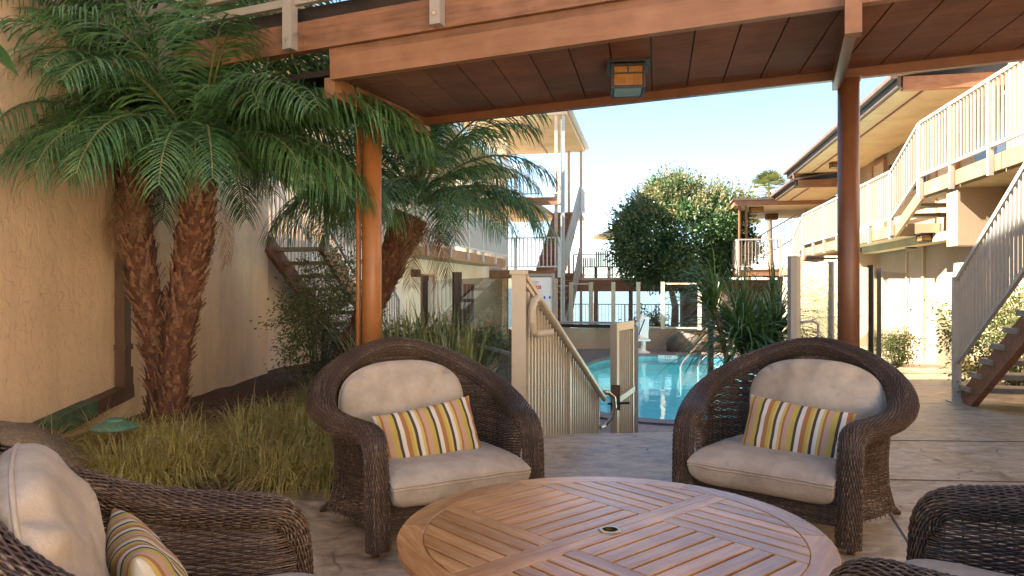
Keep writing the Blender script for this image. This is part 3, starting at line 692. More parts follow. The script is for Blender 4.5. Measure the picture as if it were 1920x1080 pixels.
# roofs: stepped sheds rising away from the court
def shed(u0, u1, ve, z, rise, last=False):
    zi = z + rise*(VF+0.3-ve)
    wslab('roof', 'roof_edge', [(u0-0.1, ve-0.06, z+0.03), (u0-0.1, VF+3, z+0.03+rise*(VF+3-ve)), (u1, VF+3, z+0.03+rise*(VF+3-ve)), (u1, ve-0.06, z+0.03)], 0.05, rb)
    obj('roof_edge', MB().beam(W(u0-0.08, ve-0.02, z-0.10), W(u1-0.02, ve-0.02, z-0.10), 0.06, 0.17), 'roof_edge', rb)
    obj('gutter', MB().beam(W(u0-0.12, ve-0.11, z-0.02), W(u1, ve-0.11, z-0.02), 0.1, 0.07), 'roof_edge', rb)
    wslab('soffit', 'soffit_plaster', [(u0, ve+0.02, z-0.17), (u0, VF-0.002, z-0.17), (u1-0.05, VF-0.002, z-0.17), (u1-0.05, ve+0.02, z-0.17)], 0.03, rb)
    obj('rafter_beam', MB().beam(W(u0+0.02, ve+0.05, z-0.12), W(u0+0.02, VF-0.01, z-0.12), 0.12, 0.22), 'roof_beam', rb)
    obj('soffit_batten', MB().beam(W(u0+0.1, ve+0.42, z-0.215), W(u1-0.1, ve+0.42, z-0.215), 0.03, 0.025), 'roof_beam', rb)
shed(13.2, 23.6, 3.95, 4.80, 0.16)
shed(22.4, 26.2, 3.95, 4.42, 0.16)
wslab('roof', 'roof_edge', [(25.85, 2.55, 4.32), (25.85, VF+3, 4.36), (31.2, VF+3, 4.36), (31.2, 2.55, 4.32)], 0.06, rb)
wbox('roof_edge', 'roof_beam', 25.9, 25.96, 2.6, VF, 4.08, 4.255, rb); wbox('roof_edge', 'roof_beam', 25.97, 31.2, 2.6, 2.66, 4.08, 4.255, rb)
wslab('soffit', 'soffit_plaster', [(25.98, 2.68, 4.12), (25.98, VF-0.002, 4.12), (31.1, VF-0.002, 4.12), (31.1, 2.68, 4.12)], 0.03, rb)
for u, v in ((26.0, 2.78), (30.3, 2.8), (28.2, 2.8), (26.05, 3.0)):
    obj('roof_post', MB().tube([W(u, v, FZ['far']), W(u, v, 4.08)], 0.045, 8), 'dark_post', rb)
obj('downpipe', MB().tube([W(22.55, 3.9, 4.75), W(22.55, 3.98, 4.2)], 0.04, 8), 'roof_edge', rb)
# doors, windows and their trim on the upper wall
def opening(kind, u0, u1, z0, z1, vface, parent, pane='window_dark'):
    o = wbox('window' if kind == 'window' else 'door', 'rail_paint' if kind == 'window' else 'door_paint', u0, u1, vface-0.05, vface-0.002, z0, z1, parent)
    if kind == 'window':
        wbox('pane', 'window_dark', u0+0.06, (u0+u1)/2-0.02, vface-0.062, vface-0.051, z0+0.06, z1-0.06, o)
        wbox('pane', 'window_dark', (u0+u1)/2+0.02, u1-0.06, vface-0.062, vface-0.051, z0+0.06, z1-0.06, o)
    else:
        for (a, b, c, d_) in ((u0-0.07, u0, z0, z1+0.07), (u1, u1+0.07, z0, z1+0.07), (u0, u1, z1, z1+0.07)):
            wbox('frame', 'light_fascia', a, b, vface-0.075, vface-0.002, c, d_, o)
        obj('handle', MB().tube([W(u0+0.09, vface-0.05, z0+0.98), W(u0+0.09, vface-0.11, z0+0.98), W(u0+0.2, vface-0.11, z0+0.98)], 0.014, 6), 'steel', o)
    return o
opening('door', 15.1, 16.0, FZ['mid'], FZ['mid']+2.05, VF, rb); opening('window', 16.6, 18.0, FZ['mid']+0.95, FZ['mid']+2.0, VF, rb)
opening('window', 13.0, 14.3, FZ['mid']+1.0, FZ['mid']+2.05, VF, rb)
opening('window', 24.0, 25.3, FZ['far']+0.95, FZ['far']+1.95, VF, rb); opening('door', 19.5, 20.4, FZ['mid'], FZ['mid']+2.0, VF, rb)
opening('door', 8.0, 8.9, FZ['near'], FZ['near']+2.05, VF, rb)
opening('window', 26.3, 27.4, FZ['far']+1.0, FZ['far']+1.9, VF, rb)
for u, z in ((15.05, FZ['mid']+1.62), (18.6, FZ['mid']+1.62), (23.7, FZ['far']+1.75)):
    wbox('wall_lantern', 'dark_metal', u-0.09, u+0.09, VF-0.2, VF-0.01, z-0.13, z+0.13, rb)
LG = 'small brown lanterns on the right wing ceilings'
lantern('brown lantern hanging under the right wing walkway beam', W(13.4, VE+0.3, 2.19), (0.30, 0.16, 0.12), -TH+R(90), LG)
lantern('lantern under the near tip of the stepped roof', W(20.6, VE+0.55, 4.60), (0.3, 0.3, 0.14), -TH, LG)
lantern('lantern under the far roof corner beside the round tree', W(26.6, 3.4, 4.08), (0.42, 0.42, 0.2), -TH, LG)
lantern('lantern under the far roof closer to the wall', W(29.3, 4.3, 4.08), (0.42, 0.42, 0.2), -TH, LG)
# lower storey door with closer and kick plate
dr = wbox('door', 'stucco_right', 14.72, 15.55, VW-0.012, VW-0.002, 0.02, 2.02, rb)
obj('handle', MB().box(W(15.42, VW-0.035, 1.0), (0.05, 0.06, 0.2), -TH), 'steel', dr); obj('handle', MB().tube([W(15.42, VW-0.05, 0.97), W(15.42, VW-0.1, 0.97), W(15.3, VW-0.1, 0.97)], 0.013, 6), 'steel', dr)
wbox('frame', 'soffit_plaster', 15.552, 15.62, VW-0.04, VW-0.002, 0.0, 2.07, dr); wbox('frame', 'soffit_plaster', 14.65, 14.718, VW-0.04, VW-0.002, 0.0, 2.07, dr); wbox('frame', 'soffit_plaster', 14.72, 15.55, VW-0.04, VW-0.002, 2.022, 2.07, dr)
wbox('kick_plate', 'door_paint', 14.76, 15.5, VW-0.018, VW-0.013, 0.05, 0.32, dr)
obj('flood_lamp', MB().lathe([(0.02, 0.0), (0.09, -0.05), (0.10, -0.12), (0.05, -0.13)], W(14.9, VW-0.16, 2.16), 12).beam(W(14.9, VW-0.01, 2.15), W(14.9, VW-0.16, 2.15), 0.04, 0.04), 'dark_metal', rb)
wbox('outlet', 'dark_metal', 17.0, 17.06, VW-0.03, VW-0.002, 1.0, 1.3, rb)

# ------------------------------------------------------------------ right stair up to the bridge
st = thing('stairs', 'open timber stairs with grey metal railing at the right edge', 'stairs', W(8.5, 3.9, 0))
SU0, SV0, SV1, SL = 9.10, 3.43, 4.55, 0.655
def sp(u, dz=0.0, v=SV0): return W(u, v, (SU0-u)*SL + dz)
for v in (SV0, SV1): obj('stringer', MB().beam(sp(SU0+0.02, 0.02, v), sp(SU0-4.0, 0.02, v), 0.075, 0.24), 'stair_wood', st)
for k in range(14):
    u = SU0 - 0.06 - 0.27*k; z = 0.177*(k+1)
    c = W(u-0.02, (SV0+SV1)/2, z); me = UB.setdefault('tread_r', None)
    if me is None:
        me = MB().box((0, 0, 0), (SV1-SV0+0.12, 0.30, 0.055)).mesh('tread'); me.materials.append(M['tread_wood']); UB['tread_r'] = me
    o = piece('tread', me, st, Matrix.Translation(c) @ Matrix.Rotation(-TH, 4, 'Z'))
    for v in (SV0-0.001, SV1+0.001): obj('bracket', MB().box(W(u-0.02, v, z-0.075), (0.074, 0.20, 0.094), -TH), 'stair_wood', o)
sr = thing('stair_railing', 'grey metal stair railing at the right edge with foot plate on the concrete', 'railing', W(9.2, 3.34, 0))
VR = 3.36
railing('stair_railing', '', W(SU0+0.06, VR, 0.10), W(SU0-3.7, VR, 0.10+3.76*SL), 'rail_grey', h=1.30, base=0.36, posts=(), parent=sr, pitch=0.085, bal=0.024, top_w=0.055)
stick('post', sr, 'rail_grey', W(SU0+0.10, VR, 0.006), 0.075, 0.075, 1.42, -TH); stick('post', sr, 'rail_grey', W(SU0-1.62, VR, 0.66), 0.075, 0.075, 1.86, -TH)
stick('post', sr, 'rail_grey', W(SU0-3.4, VR, 1.75), 0.075, 0.075, 1.9, -TH)
obj('foot_plate', MB().box(W(SU0+0.10, VR, 0.006), (0.17, 0.17, 0.012), -TH), 'rail_grey', sr)
for z in (0.12, 0.24): piece('bolt', BOLT, sr, Matrix.Translation(W(SU0+0.06, VR-0.002, z)) @ Matrix.Rotation(-TH, 4, 'Z') @ Matrix.Translation((0, -0.0, 0)))
obj('handrail', MB().tube([W(SU0+0.02, VR+0.09, 1.20), W(SU0-3.7, VR+0.09, 1.20+3.72*SL)], 0.021, 8), 'rail_grey', sr)

# ------------------------------------------------------------------ left wing
VL = -5.45
lb = thing('motel_wing', 'pale cream left wing behind the palms with upper walkway', 'building', W(16, -6, 0))
wbox('lower_wall', 'stucco_left', 4.0, 26.0, VL-0.3, VL, -0.8, 2.05, lb)  # near stretch of walls and roof, hidden by stucco wall, added to block sun
wbox('upper_wall', 'stucco_left', 4.0, 24.0, VL-1.5, VL-1.2, 2.0, 5.1, lb)
wbox('walkway_slab', 'soffit_plaster', 14.6, 22.6, VL-1.2, VL+0.75, 1.98, 2.16, lb)
wbox('fascia_board', 'light_fascia', 14.6, 22.6, VL+0.755, VL+0.81, 1.96, 2.20, lb)
wbox('roof', 'tower_white', 4.0, 24.0, VL-4.5, VL+0.9, 5.0, 5.22, lb)
wbox('soffit', 'soffit_plaster', 4.05, 23.95, VL-1.19, VL+0.85, 4.93, 4.995, lb)
dl = wbox('door', 'door_left', 16.7, 17.5, VL+0.002, VL+0.03, -0.5, 1.55, lb)
for (a, b, c, d_) in ((16.62, 16.698, -0.5, 1.63), (17.502, 17.58, -0.5, 1.63), (16.7, 17.5, 1.552, 1.63)): wbox('frame', 'light_fascia', a, b, VL+0.002, VL+0.06, c, d_, dl)
o = wbox('window', 'tower_white', 20.3, 21.6, VL+0.002, VL+0.05, 0.2, 1.5, lb)
for a in (20.36, 20.8, 21.22): wbox('pane', 'window_dark', a, a+0.34, VL+0.051, VL+0.06, 0.28, 1.42, o)
wbox('wall_lantern', 'dark_metal', 15.9, 16.1, VL+0.01, VL+0.18, 1.55, 1.72, lb)
railing('walkway_railing', 'pale railing of the left wing walkway behind the third palm', W(14.6, VL+0.85, 2.2), W(22.6, VL+0.85, 2.2), 'tower_white', None, h=1.0, posts=[i/5 for i in range(6)], drop=0.2)
# left stair beside the stucco wall
ls = thing('stairs', 'timber stairs with white railings behind the bush beside the stucco wall', 'stairs', (-2.9, 11.5, 0))
LP = Vector((-2.88, 13.0, 0)); LD = -A2
def lp(s, dz=0.0, off=0.0): return LP + LD*s + B2*off + Vector((0, 0, s*0.665 + dz))
for off in (0.05, 0.85): obj('stringer', MB().beam(lp(0, 0.02, off), lp(2.85, 0.02, off), 0.07, 0.24), 'stair_wood', ls)
for k in range(10):
    s_ = 0.1+0.28*k; obj('tread', MB().box(lp(s_, 0.10, 0.45), (0.92, 0.29, 0.05), -TH), 'tread_wood', ls)
RS = 'railings of the stairs beside the stucco wall'
railing('stair_railing', 'white railing on the wall side of the left stairs', lp(0, 0.15, -0.02), lp(2.85, 0.15, -0.02), 'tower_white', RS, h=0.95, posts=(0, .5, 1), drop=0.25)
railing('stair_railing', 'white railing on the palm side of the left stairs', lp(0, 0.15, 0.93), lp(2.85, 0.15, 0.93), 'tower_white', RS, h=0.95, posts=(0, .5, 1), drop=0.25)
railing('stair_railing', 'white railing of the level landing beyond the stucco wall end', (-5.0, 14.6, 0.0), (-2.6, 14.2, 0.0), 'tower_white', None, h=1.0, posts=(0, .5, 1))

# ------------------------------------------------------------------ stair tower at the end of the left wing
tw = thing('stair_tower', 'tall open stair tower with cream roof soffit left of the pool', 'building', W(27, -4.5, DECK_Z))
UT0, UT1, VT0, VT1 = 23.9, 30.2, -8.5, -2.9
wslab('soffit', 'soffit_plaster', [(UT0, VT0, 7.02), (UT0, VT1, 7.02), (UT1, VT1, 6.92), (UT1, VT0, 6.92)], 0.05, tw)
wslab('roof', 'tower_white', [(UT0-0.1, VT0, 7.2), (UT0-0.1, VT1+0.12, 7.2), (UT1+0.1, VT1+0.12, 7.1), (UT1+0.1, VT0, 7.1)], 0.06, tw)
obj('roof_edge', MB().beam(W(UT0, VT1+0.03, 7.06), W(UT1, VT1+0.03, 6.96), 0.06, 0.16), 'tower_post', tw)
obj('roof_edge', MB().beam(W(UT0+0.02, VT0, 7.06), W(UT0+0.02, VT1-0.02, 7.06), 0.06, 0.16), 'tower_post', tw)
obj('gutter', MB().beam(W(UT0-0.1, VT1+0.14, 7.12), W(UT1+0.1, VT1+0.14, 7.02), 0.13, 0.11), 'rail_grey', tw)
obj('soffit_batten', MB().beam(W(UT0+0.1, -4.4, 6.95), W(UT1-0.1, -4.4, 6.85), 0.05, 0.03), 'roof_beam', tw)
for u, v, m_, w in ((24.0, -3.22, 'tower_post', 0.1), (24.0, -2.98, 'rail_grey', 0.09), (24.6, -3.1, 'tower_white', 0.09), (30.0, -3.0, 'tower_post', 0.1), (30.0, -3.5, 'tower_post', 0.1), (24.0, -6.0, 'tower_post', 0.12)):
    stick('post', tw, m_, W(u, v, DECK_Z), w, w, 7.0-DECK_Z, -TH)
for z, nm in ((1.9, 'floor_slab'), (4.3, 'floor_slab')):
    wbox(nm, 'soffit_plaster', UT0+0.05, 29.2, VT0, -4.05, z-0.14, z, tw); wbox('fascia_board', 'roof_beam', UT0, UT0+0.048, VT0, -3.05, z-0.28, z-0.02, tw)
    wbox('landing', 'soffit_plaster', 29.25, 31.2, VT0+2.5, -2.98, z-0.16 if z > 3 else z-0.16, z, tw)
wbox('back_wall', 'stucco_left', 26.6, 26.9, VT0, -5.4, DECK_Z, 6.85, tw)
TG = 'railings of the stair tower'
for z, lab in ((1.9, 'white railing on the first floor of the stair tower'), (4.3, 'white railing on the top floor of the stair tower')):
    railing('tower_railing', lab, W(UT0-0.03, -6.0, z), W(UT0-0.03, -3.1, z), 'tower_white', TG, h=1.05, posts=(0, .5, 1), drop=0.25, bal=0.032, pitch=0.13, post_w=0.09)
def flight(u0, z0, u1, z1, lab):
    for v in (-3.95, -3.04): obj('stringer', MB().beam(W(u0, v, z0-0.05), W(u1, v, z1-0.05), 0.06, 0.24), 'stair_wood', tw)
    n = 12
    for k in range(n):
        f = (k+0.5)/n; obj('tread', MB().box(W(u0+(u1-u0)*f, -3.495, z0+(z1-z0)*f+0.06), (0.84, 0.33, 0.05), -TH).box(W(u0+(u1-u0)*(k+0.1)/n, -3.495, z0+(z1-z0)*f-0.06), (0.83, 0.02, 0.18), -TH), 'stair_wood', tw)
    railing('tower_railing', lab, W(u0, -2.97, z0), W(u1, -2.97, z1), 'rail_grey', TG, h=0.98, posts=(0, .5, 1), pitch=0.16, base=0.05)
flight(24.5, -0.75, 29.2, 1.9, 'sloping railing of the lower stair flight beside the tower')
flight(24.6, 1.9, 29.2, 4.3, 'sloping railing of the upper stair flight beside the tower')
railing('tower_railing', 'short railing of the upper stair landing on the open side of the tower', W(29.25, -2.93, 4.3), W(31.2, -2.93, 4.3), 'tower_white', TG, h=1.0, posts=(0, 1))

# ------------------------------------------------------------------ raised sun deck beyond the pool
dk = thing('sun_deck', 'raised timber sun deck with dark beam beyond the pool', 'deck', W(31.5, 1.0, DECK_Z))
wbox('deck_floor', 'tower_white', 30.0, 34.5, -3.4, 1.4, 1.60, 1.72, dk); wbox('deck_beam', 'stair_wood', 29.93, 29.99, -3.4, 5.3, 1.16, 1.62, dk)
for v in (-2.4, -1.0, 1.2, 3.6, 5.2): stick('post', dk, 'stair_wood', W(30.1, v, DECK_Z), 0.16, 0.16, 1.95, -TH)
railing('deck_railing', 'thin dark railing along the raised sun deck', W(29.9, -3.3, 1.72), W(29.9, 1.4, 1.72), 'tower_post', None, h=0.95, posts=[i/3 for i in range(4)], pitch=0.14, bal=0.014, top_w=0.04)
um = thing('patio_umbrella', 'pale yellow umbrella on the raised deck behind the round tree', 'umbrella', W(31.5, -1.5, 1.72))
obj('pole', MB().tube([W(31.5, -1.5, 1.72), W(31.5, -1.5, 4.15)], 0.025, 8), 'tread_wood', um)
mb = MB(); ap = W(31.5, -1.5, 4.1); rim_ = [W(31.5+1.15*math.cos(k*math.pi/4), -1.5+1.15*math.sin(k*math.pi/4), 3.5) for k in range(8)]
mb.add([ap]+rim_+[p-Vector((0, 0, .1)) for p in rim_], [(0, 1+k, 1+(k+1) % 8) for k in range(8)] + [(1+k, 9+k, 9+(k+1) % 8, 1+(k+1) % 8) for k in range(8)])
obj('canopy', mb, 'umbrella_cloth', um)
def slat_chair(label, u, v, hb_, g):
    c = thing('deck_chair', label, 'chair', W(u, v, 1.72), -TH, g)
    mb = MB()
    for sx in (-.24, .24):
        for sy in (-.22, .22): mb.box((sx, sy, 0.22), (0.04, 0.04, 0.44))
    obj('legs_frame', mb, 'dark_metal', c, local=True)
    obj('seat', MB().box((0, 0, 0.46), (0.54, 0.5, 0.04)), 'tread_wood', c, local=True)
    for k in range(6):
        me = MB().box((-.225+.09*k, -0.23, 0.48+hb_/2), (0.055, 0.025, hb_)).mesh('slat'); obj('slat', me, 'dark_metal', c, local=True)
    return c
DG = 'slatted chairs on the raised deck'
slat_chair('low slatted deck chair left of the tall one behind the deck railing', 31.0, -2.75, 0.36, DG); slat_chair('tall dark slatted deck chair behind the deck railing', 30.9, -2.2, 0.62, DG); slat_chair('slatted deck chair half hidden by the round tree', 31.0, -1.65, 0.40, DG)

# ------------------------------------------------------------------ pool enclosure
lw = thing('low_wall', 'low tan wall curving behind the pool under glass panels', 'wall', W(25, 0.5, DECK_Z))
arc = [(23.2, -4.6), (24.3, -3.4), (25.0, -2.0), (25.2, -0.6), (25.15, 0.9), (24.9, 2.4), (24.6, 3.4)]
for (a, b) in zip(arc[:-1], arc[1:]):
    p, q = W(*a, -0.42), W(*b, -0.42); obj('wall_section', MB().beam(p, q + (q-p).normalized()*0.02, 0.2, 0.68), 'low_wall', lw)
    obj('wall_cap', MB().beam(p+Vector((0, 0, 0.36)), q+Vector((0, 0, 0.36)), 0.24, 0.035), 'rail_paint', lw)
GG = 'glass panels of the pool fence'
def glass_bay(label, p, q, z0, z1, mat='gate_paint', w=0.09, posts=(True, True), midrail=False, top=False, extra=0.06):
    p, q = Vector(p), Vector(q); t = thing('glass_fence_panel', label, 'glass fence', ((p.x+q.x)/2, (p.y+q.y)/2, z0), 0, GG)
    d_ = Vector((q.x-p.x, q.y-p.y, 0)); rz = math.atan2(d_.y, d_.x); dn = d_.normalized()
    up = Vector((0, 0, 1)); P = Vector((p.x, p.y, 0)); Q = Vector((q.x, q.y, 0))
    for pt, on in ((P, posts[0]), (Q, posts[1])):
        if on: stick('post', t, mat, pt+up*z0, w, w, z1+extra-z0, rz)
    obj('glass', MB().beam(P+dn*(w/2)+up*((z0+z1)/2+0.03), Q-dn*(w/2)+up*((z0+z1)/2+0.03), 0.012, z1-z0-0.10), 'glass_pane', t)
    obj('bottom_channel', MB().beam(P+dn*w/2+up*(z0+0.05), Q-dn*w/2+up*(z0+0.05), 0.04, 0.05), mat, t)
    if top: obj('top_channel', MB().beam(P+dn*w/2+up*(z1), Q-dn*w/2+up*(z1), 0.04, 0.05), mat, t)
    if midrail: obj('mid_rail', MB().beam(P+dn*w/2+up*((z0+z1)/2-0.06), Q-dn*w/2+up*((z0+z1)/2-0.06), 0.03, 0.03), 'tower_white', t)
    return t
def pxy(px, Y): return ((px-960)/FPX*Y, Y)
labs = ['far glass panel at the foot of the stair tower', 'far glass panel between the two posts left of the pool lift', 'far glass panel right behind the white pool lift', 'far glass panel left of the tree trunk', 'widest far glass panel in front of the tree trunk', 'far narrow glass panel right of the tree trunk', 'far glass panel behind the spiky plant', 'far glass panel below the far walkway end']
xs = [1030, 1071, 1108, 1150, 1197, 1243, 1312, 1345]
ys = [25.3, 25.0, 24.75, 24.5, 24.25, 24.0, 23.6, 23.4]
for i in range(len(xs)-1):
    glass_bay(labs[i], pxy(xs[i], ys[i]), pxy(xs[i+1], ys[i+1]), -0.04, 1.44, posts=(i == 0, True), w=0.12, top=(i in (1, 5)))
# left side glass behind the flax plants
glass_bay('near glass panel left of the cream gate post', (-0.62, 8.3), (0.06, 6.25), 0.14, 1.42, 'dark_metal', posts=(True, False), midrail=True)
glass_bay('second glass panel behind the strap leaved plants', (-1.25, 10.6), (-0.62, 8.3), 0.14, 1.42, 'dark_metal', posts=(True, False))
# right side glass running away from the spiky plant
FX = [(2.63, 6.90), (3.38, 7.80), (4.68, 9.60), (5.58, 11.2)]
glass_bay('glass panel of the near right gate beside the orange post', (*FX[0],), (*FX[1],), 0.0, 1.58, 'rail_grey', posts=(False, True), w=0.055, extra=0.0)
glass_bay('glass panel behind the dark round post at right', (*FX[1],), (*FX[2],), 0.0, 1.58, 'dark_metal', posts=(False, True), w=0.07, extra=0.02)
glass_bay('farthest right glass panel near the sunlit door', (*FX[2],), (*FX[3],), 0.0, 1.58, 'dark_metal', posts=(False, True), w=0.07, extra=0.02)
glass_bay('last glass panel meeting the right wing wall', (*FX[3],), (6.9, 12.9), 0.0, 1.58, 'dark_metal', posts=(False, False), w=0.07)
gp = thing('gate_post', 'wide grey steel post with loop handle right of the spiky plant', 'post', (2.63, 6.9, 0))
obj('post', MB().box((2.625, 6.9, 0.80), (0.055, 0.09, 1.6), 0.0), 'rail_grey', gp); obj('post', MB().box((2.69, 6.95, 0.80), (0.05, 0.06, 1.6), 0), 'gate_paint', gp)
obj('handle', MB().tube([(2.71, 6.9, 0.98), (2.82, 6.9, 0.99), (2.87, 6.9, 0.96), (2.87, 6.9, 0.84), (2.83, 6.9, 0.80), (2.71, 6.9, 0.79)], 0.013, 8), 'rail_grey', gp)
# rail on the lower landing right of the steps
lr = thing('landing_railing', 'grey green square rail and post behind the spiky plant', 'railing', (2.36, 8.75, DECK_Z))
stick('post', lr, 'landing_paint', (2.36, 8.75, DECK_Z), 0.06, 0.06, 1.64); obj('top_rail', MB().beam((2.36, 8.75, 0.89), (3.3, 8.7, 0.89), 0.06, 0.045), 'landing_paint', lr)

# cream gate railing beside the steps: tall newel, sloping rails, balusters
gr = thing('gate_railing', 'cream sloping railing with tall square post beside the pool steps', 'railing', (0.1, 6.2, 0))
ga, gb = Vector((0.10, 6.02, 0)), Vector((1.00, 8.55, -0.0))
zt0, zt1 = 1.36, 0.10
def gpt(f, z): p = ga.lerp(gb, f); return Vector((p.x, p.y, z))
obj('newel', MB().box((0.055, 6.0, 0.66), (0.115, 0.115, 1.50)), 'gate_paint', gr); obj('newel_cap', MB().box((0.055, 6.0, 1.43), (0.15, 0.15, 0.04)), 'gate_paint', gr)
obj('top_rail', MB().beam(gpt(0.0, 1.395), gpt(1.0, 0.13), 0.055, 0.04), 'gate_paint', gr)
obj('sub_rail', MB().beam(gpt(0.01, 1.33), gpt(1.0, 0.065), 0.035, 0.04), 'gate_paint', gr)
obj('bottom_rail', MB().beam(gpt(0.01, 0.12), gpt(1.0, -0.66), 0.045, 0.05), 'gate_paint', gr)
rzg = math.atan2(gb.y-ga.y, gb.x-ga.x)
for i in range(1, 30):
    f = i/30; zt = 1.33+(0.065-1.33)*f-0.02; zb = 0.12+(-0.66-0.12)*f
    w = 0.026 if i != 15 else 0.07
    stick('baluster' if i != 15 else 'post', gr, 'gate_paint', gpt(f, zb), w, w, zt-zb, rzg)
stick('post', gr, 'gate_paint', gpt(0.985, -0.75), 0.05, 0.05, 0.82, rzg)
off = Vector((0.075, -0.025, 0))
hp = [gpt(0.05, 0.93)+off+Vector((0.12, 0.0, 0.0)), gpt(0.03, 0.92)+off, gpt(0.0, 0.95)+off, gpt(-0.012, 1.02)+off, gpt(-0.012, 1.13)+off, gpt(0.005, 1.19)+off, gpt(0.03, 1.215)+off, gpt(0.07, 1.20)+off]
hp += [gpt(f, 1.20-1.20*(f-0.07)/0.93)+off for f in (0.1, 0.3, 0.5, 0.7, 0.9, 0.985)]
obj('handrail', MB().tube(hp, 0.030, 10), 'gate_paint', gr)
e = gpt(0.985, 0.10)+off
obj('return_loop', MB().tube([e, e+Vector((0.06, 0.08, -0.02)), e+Vector((0.13, 0.12, -0.08)), e+Vector((0.14, 0.12, -0.20)), e+Vector((0.10, 0.10, -0.32)), e+Vector((0.02, 0.05, -0.40)), e+Vector((-0.04, 0.0, -0.41))], 0.024, 8), 'steel', gr)
for f in (0.06, 0.45): obj('rail_bracket', MB().tube([gpt(f, 1.20-1.20*max(0, (f-0.07))/0.93-0.02)+off, gpt(f, 1.12-1.2*max(0, (f-0.07))/0.93)+off*0.2], 0.010, 6), 'gate_paint', gr)
# gate leaf, standing open on the lower landing
gl = thing('pool_gate', 'open cream gate leaf with lattice panel and dark latch box', 'gate', (1.35, 9.3, DECK_Z))
g0, g1 = Vector((1.25, 8.95, 0)), Vector((1.555, 9.55, 0)); gz0, gz1 = DECK_Z+0.05, 0.875
rz2 = math.atan2((g1-g0).y, (g1-g0).x); gd = (g1-g0).normalized()
stick('stile', gl, 'gate_paint', g0+Vector((0, 0, gz0)), 0.085, 0.085, gz1-gz0, rz2); stick('stile', gl, 'gate_paint', g1+Vector((0, 0, gz0)), 0.05, 0.05, gz1-gz0, rz2)
obj('top_bar', MB().beam(g0+gd*.043+Vector((0, 0, gz1-0.05)), g1-gd*.026+Vector((0, 0, gz1-0.05)), 0.05, 0.1), 'gate_paint', gl)
obj('lattice', MB().beam(g0+gd*.043+Vector((0, 0, (gz0+gz1)/2-0.02)), g1-gd*.026+Vector((0, 0, (gz0+gz1)/2-0.02)), 0.012, gz1-gz0-0.18), 'gate_panel', gl)
for i in range(1, 9):
    f = i/9; stick('lattice_bar', gl, 'gate_paint', g0.lerp(g1, f)+Vector((0, 0, gz0+0.08)), 0.012, 0.03, gz1-gz0-0.2, rz2)
obj('mid_bar', MB().beam(g0+gd*.043+Vector((0.02, -0.02, -0.06)), g1-gd*.02+Vector((0.02, -0.02, 0.0)), 0.05, 0.07), 'gate_paint', gl)
obj('bottom_bar', MB().beam(g0+gd*.043+Vector((0, 0, gz0+0.05)), g1-gd*.026+Vector((0, 0, gz0+0.05)), 0.05, 0.08), 'gate_paint', gl)
lx = obj('latch_box', MB().box(g0+Vector((0.0, -0.075, -0.02)), (0.10, 0.05, 0.30), 0), 'downspout_paint', gl)
obj('latch_handle', MB().tube([g0+Vector((-0.10, -0.11, -0.09)), g0+Vector((0.16, -0.11, -0.08))], 0.014, 8), 'dark_metal', gl)
# horizontal rail left of the gate, glass below
hr = thing('glass_rail', 'dark topped horizontal glass rail between the steps and the gate', 'railing', (1.1, 9.9, DECK_Z))
ra, rb_ = Vector((0.60, 10.1, 0)), Vector((1.66, 9.85, 0))
obj('top_rail', MB().beam(ra+Vector((0, 0, 0.83)), rb_+Vector((0, 0, 0.83)), 0.075, 0.03), 'rail_grey', hr); obj('sub_rail', MB().beam(ra+Vector((0, 0, 0.785)), rb_+Vector((0, 0, 0.785)), 0.05, 0.045), 'dark_metal', hr)
obj('glass', MB().beam(ra+Vector((0, 0, 0.05)), rb_+Vector((0, 0, 0.05)), 0.012, 1.40), 'glass_pane', hr)
for f in (0.0, 1.0): stick('post', hr, 'rail_grey', ra.lerp(rb_, f)+Vector((0, 0, DECK_Z)), 0.05, 0.05, 1.54)
# pool rules board
sg = thing('pool_sign', 'white pool rules board with red band in a cream frame', 'sign', (0.62, 15.5, DECK_Z))
SX, SY = 0.545, 15.5
obj('board', MB().box((SX, SY, 0.55), (0.60, 0.03, 1.95)), 'white_plastic', sg)
for dx in (-0.325, 0.325): stick('frame_post', sg, 'rail_paint', (SX+dx, SY, DECK_Z), 0.055, 0.06, 2.36)
obj('frame_top', MB().box((SX, SY, 1.575), (0.60, 0.06, 0.055)), 'rail_paint', sg)
TF = Matrix.Rotation(R(90), 4, 'X')
bnd = obj('red_band', MB().box((SX-0.10, SY-0.019, 1.315), (0.33, 0.006, 0.07)), 'red_print', sg)
text_mesh('WARNING', 0.058, 'white_plastic', Matrix.Translation((SX-0.10, SY-0.0235, 1.315)) @ TF, sg, ext=0.001)
for i, (tx, z, s_, m_, dx) in enumerate((('NO LIFEGUARD', 0.036, 1.43, 'red_print', -.1), ('ON DUTY', 0.036, 1.385, 'red_print', -.1))):
    text_mesh(tx, z, m_, Matrix.Translation((SX+dx, SY-0.0165, s_)) @ TF, sg, ext=0.001)
for dx, z, w, h in ((-0.19, 1.17, 0.035, 0.05), (-0.13, 1.17, 0.035, 0.06), (0.14, 1.10, 0.035, 0.06), (0.25, 1.10, 0.03, 0.06)):
    obj('symbol', MB().box((SX+dx, SY-0.018, z), (w, 0.005, h)), 'blue_print', sg)
text_mesh('POOL RULES', 0.032, 'black_print', Matrix.Translation((SX-0.02, SY-0.0165, 1.06)) @ TF, sg, ext=0.001)
for k in range(6): obj('print_line', MB().box((SX-0.06, SY-0.0165, 0.98-0.06*k), (0.34-0.05*(k % 3), 0.003, 0.012)), 'red_print' if k in (3, 4) else 'black_print', sg)
